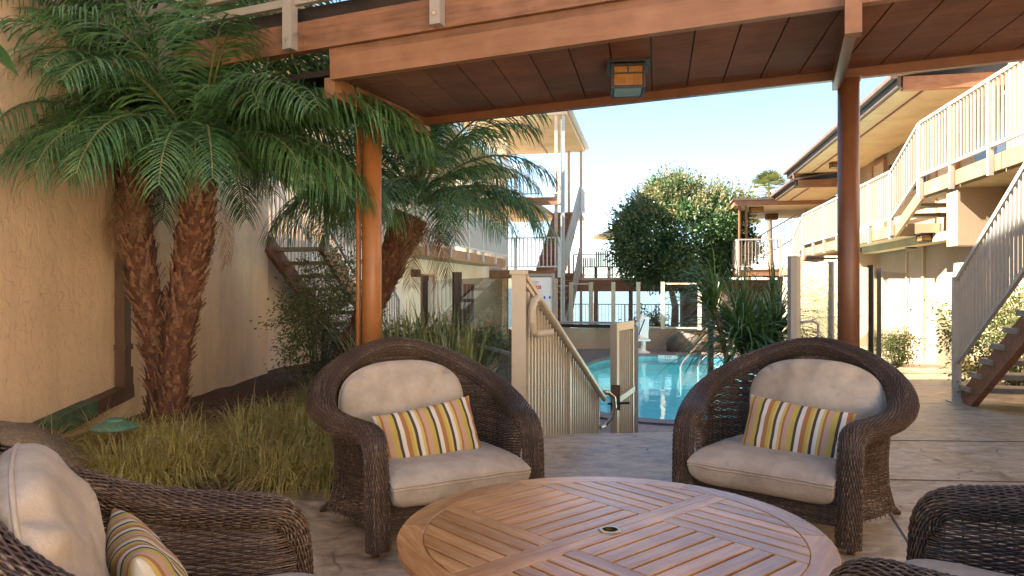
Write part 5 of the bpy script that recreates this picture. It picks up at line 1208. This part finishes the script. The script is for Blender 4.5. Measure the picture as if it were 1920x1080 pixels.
# bark chips over the bed and dry leaf litter on the patio
def litter(name, n, fx, smin, smax, mat, flat, seed):
    g = np.random.default_rng(seed); V = []; Q = []
    for k in range(n):
        x, y, z = fx(g); a = g.random()*6.283; l = g.uniform(smin, smax); w = l*g.uniform(.3, .6); t_ = l*flat; ti = g.normal(0, .25)
        e = Vector((math.cos(a), math.sin(a), ti)).normalized(); sd = Vector((-math.sin(a), math.cos(a), g.normal(0, .2))).normalized(); up = e.cross(sd)*(1 if e.cross(sd).z > 0 else -1)
        c = Vector((x, y, z+t_)); b = len(V)
        V += [tuple(c-e*l*.5), tuple(c-sd*w*.5), tuple(c+e*l*.5), tuple(c+sd*w*.5), tuple(c+up*t_)]
        Q += [(b, b+1, b+4, b+4), (b+1, b+2, b+4, b+4), (b+2, b+3, b+4, b+4), (b+3, b, b+4, b+4)]
    me = bpy.data.meshes.new(name); me.from_pydata(V, [], [q[:3] for q in Q]); me.materials.append(M[mat])
    o = bpy.data.objects.new(name, me); COL.objects.link(o); o['kind'] = 'stuff'; return o
def in_bed(g):
    x = g.uniform(-3.45, -0.5); y = bed_front(x) + 0.05 + g.random()**1.4*4.2; return x, y, bed_z(x, y)
o = litter('bark_chips', 6500, in_bed, 0.02, 0.06, 'palm_fibre', 0.16, 31); o['label'] = 'reddish brown bark chips covering the planting bed'; o['category'] = 'bark mulch'
def on_patio(g):
    if g.random() < 0.6:
        x = g.uniform(-3.0, -0.4); return x, bed_front(x)-abs(g.normal(0, .22))-0.02, 0.002
    return g.uniform(-0.3, 5.5), g.uniform(3.0, 6.3), 0.002
o = litter('leaf_litter', 130, on_patio, 0.012, 0.035, 'dead_frond', 0.08, 32); o['label'] = 'scattered dry leaf bits on the concrete patio'; o['category'] = 'leaf litter'
# ------------------------------------------------------------------ wicker armchairs
def chair_half():
    pts = [Vector((0.44, -0.015, 0.03)), Vector((0.445, -0.005, 0.25)), Vector((0.445, 0.0, 0.46))]
    for k in range(1, 7):
        a = R(90)*k/6; pts.append(Vector((0.445, 0.095-0.095*math.cos(a), 0.46+0.115*math.sin(a))))
    for y in (0.18, 0.28, 0.38): pts.append(Vector((0.445+0.118*((y-0.095)/0.3), y, 0.575+0.025*(y-0.1)/0.32)))
    for k in range(1, 13):
        f = k/12; a = R(90)*f; x = 0.585*math.cos(a)**0.85 if k < 12 else 0.0; y = 0.42+0.50*math.sin(a)**0.9
        pts.append(Vector((x, y, 0.602+0.353*(f*1.14-0.14*f**3))))
    return pts
hp_ = chair_half(); full = [Vector((-p.x, p.y, p.z)) for p in hp_] + hp_[::-1][1:]
full = full  # left front -> back -> right front
P_ = np.array([tuple(p) for p in full]); 
for _ in range(2):
    Pn = P_.copy(); Pn[1:-1] = 0.25*P_[:-2]+0.5*P_[1:-1]+0.25*P_[2:]; P_ = Pn
def resample(P, step):
    s = np.concatenate([[0], np.cumsum(np.linalg.norm(np.diff(P, axis=0), axis=1))]); n = int(s[-1]/step)+1
    q = np.linspace(0, s[-1], n); return np.stack([np.interp(q, s, P[:, i]) for i in range(3)], 1), q
RIM, RS_ = resample(P_, 0.0068)
for _ in range(6): Pn = RIM.copy(); Pn[1:-1] = 0.25*RIM[:-2]+0.5*RIM[1:-1]+0.25*RIM[2:]; RIM = Pn
T_ = np.gradient(RIM, axis=0); T_ /= np.linalg.norm(T_, axis=1, keepdims=True)
cx_ = np.array([0, 0.40])
Wd = np.zeros_like(RIM)           # outward horizontal direction
for i, p in enumerate(RIM):
    yb = max(0.0, p[1]-0.42); o_ = np.array([p[0]/0.585 if abs(p[0]) > 1e-6 else 0, yb/0.50*1.0]);
    if p[1] < 0.42: o_ = np.array([np.sign(p[0]), 0.0])
    o_ /= max(1e-6, np.linalg.norm(o_)); Wd[i] = (o_[0], o_[1], 0)
for _ in range(40): Wn = Wd.copy(); Wn[1:-1] = 0.25*Wd[:-2]+0.5*Wd[1:-1]+0.25*Wd[2:]; Wd = Wn
Wd -= T_*np.sum(Wd*T_, axis=1, keepdims=True); Wd /= np.linalg.norm(Wd, axis=1, keepdims=True)
Nd = np.cross(T_, Wd); 
# Nd should point up on top / forward on the front posts
flip = np.where(Nd[:, 2:3]+(-Nd[:, 1:2])*0.3 < 0, -1.0, 1.0); Nd = Nd*flip
def strand_tube(C, U, Nn, hw, ht, V, Q):
    """diamond-section strand along C; U across, Nn outward"""
    n = len(C); b = sum(len(x) for x in V)
    V.append(np.stack([C-U*hw, C+Nn*ht, C+U*hw, C-Nn*ht], 1).reshape(-1, 3))
    i = np.arange(n-1)[:, None]*4; k = np.arange(4)[None, :]; k2 = (np.arange(4)[None, :]+1) % 4
    Q.append(np.stack([i+k, i+k2, i+4+k2, i+4+k], -1).reshape(-1, 4)+b)
g = np.random.default_rng(3); V = []; Q = []
NR = 54; STK = 0.026
HW = 0.072 + 0*RS_; HT = 0.052 + 0*RS_
front = np.clip((0.12-RIM[:, 1])/0.1, 0, 1); HW = 0.072-0.014*front; HT = 0.052-0.006*front
for j in range(NR):
    a = 2*math.pi*j/NR; ca, sa = math.cos(a), math.sin(a)
    rad = np.stack([ca*HW, sa*HT], 1); off = Wd*rad[:, :1]+Nd*rad[:, 1:]
    nrm = Wd*(ca/HW)[:, None]+Nd*(sa/HT)[:, None]; nrm /= np.linalg.norm(nrm, axis=1, keepdims=True)
    wv = np.sin(RS_*math.pi/STK + (j % 2)*math.pi)
    C = RIM + off + nrm*(wv*0.0034)[:, None] + g.normal(0, 0.0003, (len(RIM), 1))*nrm
    U = np.cross(T_, nrm)
    per = 2*math.pi*math.sqrt((0.072**2+0.052**2)/2)/NR
    strand_tube(C, U, nrm, per*0.53, 0.0028, V, Q)
    cap = None
RIM_ME = npmesh('rolled_rim', np.concatenate(V), np.concatenate(Q), True); RIM_ME.materials.append(M['wicker'])
# core of the rim, closes the ends
core = MB(); n0 = 0; seg = 14; vs = []
idx = list(range(0, len(RIM), 6)); 
if idx[-1] != len(RIM)-1: idx.append(len(RIM)-1)
for i in idx:
    for k in range(seg):
        a = 2*math.pi*k/seg; vs.append(Vector(RIM[i]+Wd[i]*math.cos(a)*(HW[i]-0.005)+Nd[i]*math.sin(a)*(HT[i]-0.005)))
nI = len(idx); core.add(vs, [(i*seg+k, i*seg+(k+1) % seg, (i+1)*seg+(k+1) % seg, (i+1)*seg+k) for i in range(nI-1) for k in range(seg)] + [tuple(range(seg)), tuple(range((nI-1)*seg, nI*seg))])
CORE_ME = core.mesh('rim_core', True); CORE_ME.materials.append(M['wicker'])
# woven shell: horizontal rows under the rim
top_i = np.where((RIM[:, 1] > 0.02))[0]; S0, S1 = top_i[0], top_i[-1]
sh = RIM[S0:S1+1]; shW = Wd[S0:S1+1].copy(); shW[:, 2] = 0; shW /= np.linalg.norm(shW, axis=1, keepdims=True); shs = RS_[S0:S1+1]
plan = sh[:, :2].copy()
sl = np.concatenate([[0], np.cumsum(np.linalg.norm(np.diff(plan, axis=0), axis=1))]); nq = int(sl[-1]/0.0065); q = np.linspace(0, sl[-1], nq)
px_, py_, pz_ = (np.interp(q, sl, sh[:, i]) for i in range(3)); ox_, oy_ = (np.interp(q, sl, shW[:, i]) for i in range(2))
V = []; Q = []; z = 0.115; j = 0; pitch = 0.0073
def inset(z): return 0.050 + 0.022*np.sin(np.clip((z-0.1)/0.5, 0, 1)*math.pi) - 0.018*np.clip((0.2-z)/0.1, 0, 1)
while z < 0.95:
    mask = pz_ - 0.035 > z
    ii = np.where(mask)[0]
    if len(ii) > 8:
        for run in np.split(ii, np.where(np.diff(ii) > 1)[0]+1):
            if len(run) < 8: continue
            dz = np.maximum(0, pz_[run]-z)
            ins = inset(z)*np.clip(dz/0.10, 0.35, 1) + 0.0
            yy = py_[run]
            C = np.stack([px_[run]-ox_[run]*ins, yy-oy_[run]*ins*1.0, np.full(len(run), z)], 1)
            # back lower part leans in a little under the seat back
            C[:, 1] -= np.clip((yy-0.5)/0.4, 0, 1)*0.10*np.clip((0.7-z)/0.6, 0, 1)
            nn = np.stack([ox_[run], oy_[run], np.zeros(len(run))], 1)
            C += nn*(np.sin(q[run]*math.pi/0.034 + (j % 2)*math.pi)*0.0029)[:, None]
            C[:, 2] += 0.0012*np.sin(q[run]*9+j)
            strand_tube(C, np.tile(np.array([[0, 0, 1.0]]), (len(run), 1)), nn, pitch*0.56, 0.0028, V, Q)
    z += pitch; j += 1
# apron between the arms under the seat
for k in range(23):
    z = 0.115+pitch*k; x = np.linspace(-0.42, 0.42, 130); C = np.stack([x, 0.02+0.003*np.sin(x*math.pi/0.042+(k % 2)*math.pi), np.full(130, z)], 1)
    strand_tube(C, np.tile(np.array([[0, 0, 1.0]]), (130, 1)), np.tile(np.array([[0, -1.0, 0]]), (130, 1)), pitch*0.56, 0.0028, V, Q)
# braided edge along the bottom of the shell
ins_b = 0.055; C = np.stack([px_-ox_*ins_b, py_-oy_*ins_b - np.clip((py_-0.5)/0.4, 0, 1)*0.095, np.full(len(px_), 0.112)], 1)
for k in (0, 1):
    nn = np.stack([ox_, oy_, np.zeros(len(px_))], 1); ph = q*math.pi/0.03 + k*math.pi
    strand_tube(C + nn*(0.005*np.sin(ph))[:, None] + np.array([[0, 0, 1.0]])*(0.005*np.cos(ph))[:, None], np.tile(np.array([[0, 0, 1.0]]), (len(px_), 1)), nn, 0.008, 0.008, V, Q)
SHELL_ME = npmesh('woven_shell', np.concatenate(V), np.concatenate(Q), True); SHELL_ME.materials.append(M['wicker'])
# stakes behind the weave
mb = MB(); k = 0
for i in range(0, len(q), 7):
    zt = pz_[i]-0.03; pts = []
    for z in np.linspace(0.1, zt, 5):
        ins = inset(z)*min(1, max(0.35, (pz_[i]-z)/0.10)); y = py_[i]-oy_[i]*ins - max(0, min(1, (py_[i]-0.5)/0.4))*0.10*max(0, min(1, (0.7-z)/0.6))
        pts.append(Vector((px_[i]-ox_[i]*ins, y, z)))
    mb.tube(pts, 0.0032, 4, False)
STAKE_ME = mb.mesh('stakes', True); STAKE_ME.materials.append(M['wicker'])
legm = MB(); 
def leg_mesh(p, q_): 
    me = MB().tube([p, Vector(p).lerp(Vector(q_), .5), q_], [0.024, 0.022, 0.02], 10).mesh('leg', True); me.materials.append(M['wicker']); return me
LEGS = [leg_mesh((-0.36, 0.70, 0.16), (-0.47, 0.86, 0.0)), leg_mesh((0.36, 0.70, 0.16), (0.47, 0.86, 0.0)), leg_mesh((-0.45, 0.0, 0.08), (-0.45, 0.0, 0.0)), leg_mesh((0.45, 0.0, 0.08), (0.45, 0.0, 0.0))]
SEATF = MB().box((0, 0.37, 0.245), (0.82, 0.68, 0.03)).mesh('seat_deck'); SEATF.materials.append(M['wicker'])
CG = 'wicker armchairs round the table'
def armchair(label, x, y, rz):
    t = thing('armchair', label, 'armchair', (x, y, 0.002), rz, CG)
    for nm, me, kd in (('rolled_rim', RIM_ME, 'stuff'), ('rim_core', CORE_ME, None), ('woven_shell', SHELL_ME, 'stuff'), ('stakes', STAKE_ME, 'stuff'), ('seat_deck', SEATF, None)):
        o = bpy.data.objects.new(nm, me); COL.objects.link(o); o.parent = t
        if kd: o['kind'] = kd
    for me in LEGS: o = bpy.data.objects.new('leg', me); COL.objects.link(o); o.parent = t
    return t
# cushions ------------------------------------------------------------
def seat_cushion_mesh():
    nu, nv = 30, 26; V = []; Q = []
    def P(u, v, s):
        x = 0.385*np.sign(u)*abs(u)**0.9*(1-0.04*max(0, v)); y = 0.300+0.375*v
        e = max(abs(u), abs(v)); f = (1-abs(u)**9)*(1-abs(v)**9)
        roll = max(0, (-v-0.55)/0.45)
        z = (0.055+0.035*f**0.5*(1-0.35*(u*u+v*v)/2)) if s > 0 else -0.112*f**0.3
        z += 0.006*noise.noise(Vector((u*3, v*3, s*5)))
        if s > 0: z -= 0.035*roll**2.2
        return (x, y-0.02*(0 if s > 0 else 0), 0.315+z)
    for s in (1, -1):
        for j in range(nv+1):
            for i in range(nu+1):
                u = math.sin((i/nu*2-1)*math.pi/2); v = math.sin((j/nv*2-1)*math.pi/2); V.append(P(u, v, s))
    n = (nu+1)*(nv+1)
    for j in range(nv):
        for i in range(nu):
            a = j*(nu+1)+i; Q.append((a, a+1, a+nu+2, a+nu+1)); Q.append((n+a, n+a+nu+1, n+a+nu+2, n+a+1))
    ring = [i for i in range(nu+1)] + [j*(nu+1)+nu for j in range(1, nv+1)] + [nv*(nu+1)+i for i in range(nu-1, -1, -1)] + [j*(nu+1) for j in range(nv-1, 0, -1)]
    for a, b in zip(ring, ring[1:]+ring[:1]): Q.append((a, a+n, b+n, b))
    me = npmesh('cushion', V, Q, True); me.materials.append(M['cushion_fabric']); return me, [Vector(V[a])+Vector((0, 0, -0.004)) for a in ring], [Vector(V[a+n]) for a in ring]
def pillow_mesh(hx, hz, T, pw, seed, corner=0.0, wr=0.012, mat='cushion_fabric', nu=34, nv=28):
    """upright pillow, centre at origin, thickness along y"""
    V = []; Q = []
    for s in (1, -1):
        for j in range(nv+1):
            for i in range(nu+1):
                u = math.sin((i/nu*2-1)*math.pi/2); v = math.sin((j/nv*2-1)*math.pi/2)
                if pw:      # rounded outline
                    m_ = max(abs(u), abs(v), 1e-6); r = (abs(u)**pw+abs(v)**pw)**(1/pw); k = m_/r if r > 0 else 1; x, z = u*k*hx, v*k*hz
                else:       # cushion corners: sides drawn in
                    x = u*hx*(1-corner*(1-v*v)); z = v*hz*(1-corner*1.3*(1-u*u))
                f = max(0, (1-u*u)*(1-v*v))**0.42
                a = math.atan2(v, u); edge = max(abs(u), abs(v))
                w_ = wr*noise.noise(Vector((u*2.2, v*2.2, seed+s*3)))*1.2 + wr*0.9*edge**3*math.sin(a*13+seed+2*noise.noise(Vector((a*2, seed, 0))))*f
                y = s*(T*f) + w_*(1 if f > 0 else 0)
                V.append((x, -y, z))
    n = (nu+1)*(nv+1)
    for j in range(nv):
        for i in range(nu):
            a = j*(nu+1)+i; Q.append((a, a+1, a+nu+2, a+nu+1)); Q.append((n+a, n+a+nu+1, n+a+nu+2, n+a+1))
    ring = [i for i in range(nu+1)] + [j*(nu+1)+nu for j in range(1, nv+1)] + [nv*(nu+1)+i for i in range(nu-1, -1, -1)] + [j*(nu+1) for j in range(nv-1, 0, -1)]
    for a, b in zip(ring, ring[1:]+ring[:1]): Q.append((a, a+n, b+n, b))
    me = npmesh('cushion', V, Q, True); me.materials.append(M[mat]); return me, [Vector(V[a]) for a in ring]
def loop_tube(ring, r, mat, name='piping'):
    mb = MB(); mb.tube(ring+ring[:1], r, 6, False); me = mb.mesh(name, True); me.materials.append(M[mat]); return me
SC, ring_t, ring_b = seat_cushion_mesh(); SP1, SP2 = loop_tube(ring_t, 0.0045, 'cushion_fabric'), loop_tube(ring_b, 0.0045, 'cushion_fabric')
BCs = []
for sdd in (1, 2):
    me, rg = pillow_mesh(0.385, 0.245, 0.105, 2.5, sdd, wr=0.024); BCs.append((me, loop_tube(rg, 0.005, 'cushion_fabric')))
TPM, tprg = pillow_mesh(0.29, 0.172, 0.078, 0, 4, 0.05, 0.008, 'stripe_fabric')
def dress(ch, lab, pil=(0.03, 0.33, 0.545, -6), back=(0.0, 0.655, 0.625), bi=0, big=1.0):
    m = wm(ch)
    def put(nm, l, cat, me, m4, kids, grp):
        t = bpy.data.objects.new(nm, me); COL.objects.link(t); tagit(t, l, cat, grp)
        t.matrix_world = m @ m4; loc, rot, sc = (m @ m4).decompose(); t.location = loc; t.rotation_mode = 'XYZ'; t.rotation_euler = rot.to_euler(); t.scale = sc
        for k in kids: o = bpy.data.objects.new('piping', k); COL.objects.link(o); o.parent = t
    put('seat_cushion', 'grey beige seat cushion '+lab, 'cushion', SC, Matrix.Translation((0, 0.005, 0.005)), (SP1, SP2), 'seat cushions')
    put('back_cushion', 'puffy grey beige back cushion '+lab, 'cushion', BCs[bi][0], Matrix.Translation(back) @ Matrix.Rotation(R(-13), 4, 'X') @ Matrix.Scale(big, 4), (BCs[bi][1],), 'back cushions')
    if pil: put('throw_pillow', 'brown, white and olive striped pillow '+lab, 'pillow', TPM, Matrix.Translation(pil[:3]) @ Matrix.Rotation(R(pil[3]), 4, 'Y') @ Matrix.Rotation(R(-20), 4, 'X') @ Matrix.Scale(big, 4), (), 'striped throw pillows')
c1 = armchair('dark wicker armchair in front of the orange post', -0.27, 3.78, R(30)); dress(c1, 'on the armchair in front of the orange post', (-0.035, 0.30, 0.488, -7), back=(-0.045, 0.655, 0.625))
c2 = armchair('dark wicker armchair in front of the dark post and sunlit wall', 1.31, 3.88, R(-40)); dress(c2, 'on the armchair in front of the dark post', (0.075, 0.31, 0.492, 5), back=(0.065, 0.655, 0.63), bi=1)
c3 = armchair('brown wicker armchair in front of the boulder, cut by the bottom left edge', -0.48, 2.07, R(122)); dress(c3, 'on the armchair at the bottom left', (0.08, 0.47, 0.50, 5), back=(-0.03, 0.70, 0.655), big=1.14)
c4 = armchair('blackish wicker armchair cut by the bottom right edge', 1.13, 2.22, R(-132)); dress(c4, 'on the armchair at the bottom right', None, bi=1)

# ------------------------------------------------------------------ round teak table
TX, TY, TZ, TRD = 0.332, 2.49, 0.48, 0.714
tb = thing('table', 'round slatted teak table with umbrella hole in the middle', 'table', (TX, TY, 0), R(41))   # local x along the main bar
RI = TRD-0.085; TH_ = 0.028
def tpoly(name, poly, z0=TZ-TH_, z1=TZ, axis='x'):
    """polygon in table coordinates as its own board; grain along its local x"""
    cx = sum(p[0] for p in poly)/len(poly); cy = sum(p[1] for p in poly)/len(poly)
    a = 0 if axis == 'x' else (R(90) if axis == 'y' else axis)
    mb = MB().prism([(p[0], p[1]) for p in poly], z0, z1)
    m4 = Matrix.Translation((cx, cy, 0)) @ Matrix.Rotation(a, 4, 'Z')
    me = mb.mesh(name); me.transform(m4.inverted()); me.materials.append(M['teak'])
    o = bpy.data.objects.new(name, me); COL.objects.link(o); o.parent = tb; o.matrix_basis = m4
    bv = o.modifiers.new('b', 'BEVEL'); bv.width = 0.0025; bv.segments = 1; bv.limit_method = 'ANGLE'
    return o
def chord(b): return math.sqrt(max(0, (RI-0.0015)**2-b*b))
GAP = 0.009; HB = 0.05
# rim in six curved segments
for k in range(6):
    a0, a1 = R(60*k+15)+0.002, R(60*k+75)-0.002; n = 16
    poly = [(TRD*math.cos(a0+(a1-a0)*i/n), TRD*math.sin(a0+(a1-a0)*i/n)) for i in range(n+1)] + [(RI*math.cos(a1-(a1-a0)*i/n), RI*math.sin(a1-(a1-a0)*i/n)) for i in range(n+1)]
    tpoly('rim_segment', poly, axis=(a0+a1)/2+R(90))
# main bar with the umbrella hole, in two halves
hr_ = 0.030
for s in (1, -1):
    c = chord(HB); poly = [(-chord(0), 0.0), (-hr_, 0.0)] + [(hr_*math.cos(math.pi-math.pi*i/10), s*hr_*math.sin(math.pi-math.pi*i/10)) for i in range(1, 10)] + [(hr_, 0.0), (chord(0), 0.0), (chord(HB*.6), s*HB*.6), (c, s*HB), (-c, s*HB), (-chord(HB*.6), s*HB*.6)]
    tpoly('main_bar', poly if s > 0 else poly[::-1])
AM, BMW = 0.215, 0.062
for sb in (1, -1):
    # slats along the main bar in the middle
    b0 = HB+GAP; w = 0.062
    while b0 < RI-0.01:
        b1 = min(b0+w, RI-0.004)
        xs0 = min(AM, chord(b0)); bs = [b0+(b1-b0)*k/6 for k in range(7)]; edge = [(max(0.004, min(AM, chord(b))), b) for b in bs]
        poly = [(x, sb*b) for x, b in edge] + [(-x, sb*b) for x, b in edge[::-1]]
        if b1-b0 > 0.012 and xs0 > .03: tpoly('slat', poly if sb > 0 else poly[::-1])
        b0 = b1+GAP
    for sa in (1, -1):
        a0, a1 = AM+0.0015, AM+BMW
        poly = [(sa*a0, sb*(HB+0.001)), (sa*a1, sb*(HB+0.001)), (sa*a1, sb*chord(a1)), (sa*a0, sb*chord(a0))]
        tpoly('cross_bar', poly if sa*sb > 0 else poly[::-1], axis='y')
        a0 = a1+GAP
        while a0 < RI-0.012:
            a1 = min(a0+0.059, RI-0.004)
            if RI-a1-GAP < 0.03: a1 = RI-0.004
            y0, y1 = chord(a0), max(HB+0.004, chord(a1))
            if y0 > HB+0.012 and a1-a0 > .006:
                poly = [(sa*a0, sb*(HB+0.001)), (sa*a1, sb*(HB+0.001)), (sa*a1, sb*y1), (sa*(a0+a1)/2, sb*chord((a0+a1)/2)), (sa*a0, sb*y0)]
                tpoly('slat', poly if sa*sb > 0 else poly[::-1], axis='y')
            a0 = a1+GAP
for a in (-0.35, 0.35): tpoly('batten', [(a-.03, -.5), (a+.03, -.5), (a+.03, .5), (a-.03, .5)], TZ-TH_-0.03, TZ-TH_-0.002, 'y')
for b in (-0.35, 0.35): tpoly('batten', [(-.31, b-.03), (.31, b-.03), (.31, b+.03), (-.31, b+.03)], TZ-TH_-0.03, TZ-TH_-0.002, 'x')
for a, b in ((1, 1), (1, -1), (-1, 1), (-1, -1)):
    me = MB().box((0, 0, (TZ-0.06)/2), (0.06, 0.06, TZ-0.06)).mesh('leg'); me.materials.append(M['teak']); o = bpy.data.objects.new('leg', me); COL.objects.link(o); o.parent = tb; o.location = (a*0.35, b*0.40, 0.002)
rg = MB(); prof = [(0.026, 0.001), (0.026, 0.004), (0.037, 0.004), (0.040, 0.001)]; n = 28
vs = [Vector((r*math.cos(2*math.pi*k/n), r*math.sin(2*math.pi*k/n), TZ+z)) for r, z in prof for k in range(n)]
rg.add(vs, [(i*n+k, i*n+(k+1) % n, (i+1)*n+(k+1) % n, (i+1)*n+k)[::-1] for i in range(3) for k in range(n)])
vs2 = [Vector((0.026*math.cos(2*math.pi*k/n), 0.026*math.sin(2*math.pi*k/n), TZ+z)) for z in (0.002, -0.05) for k in range(n)]; rg.add(vs2, [(k, (k+1) % n, n+(k+1) % n, n+k) for k in range(n)])
obj('umbrella_ring', rg, 'brass', tb, local=True)
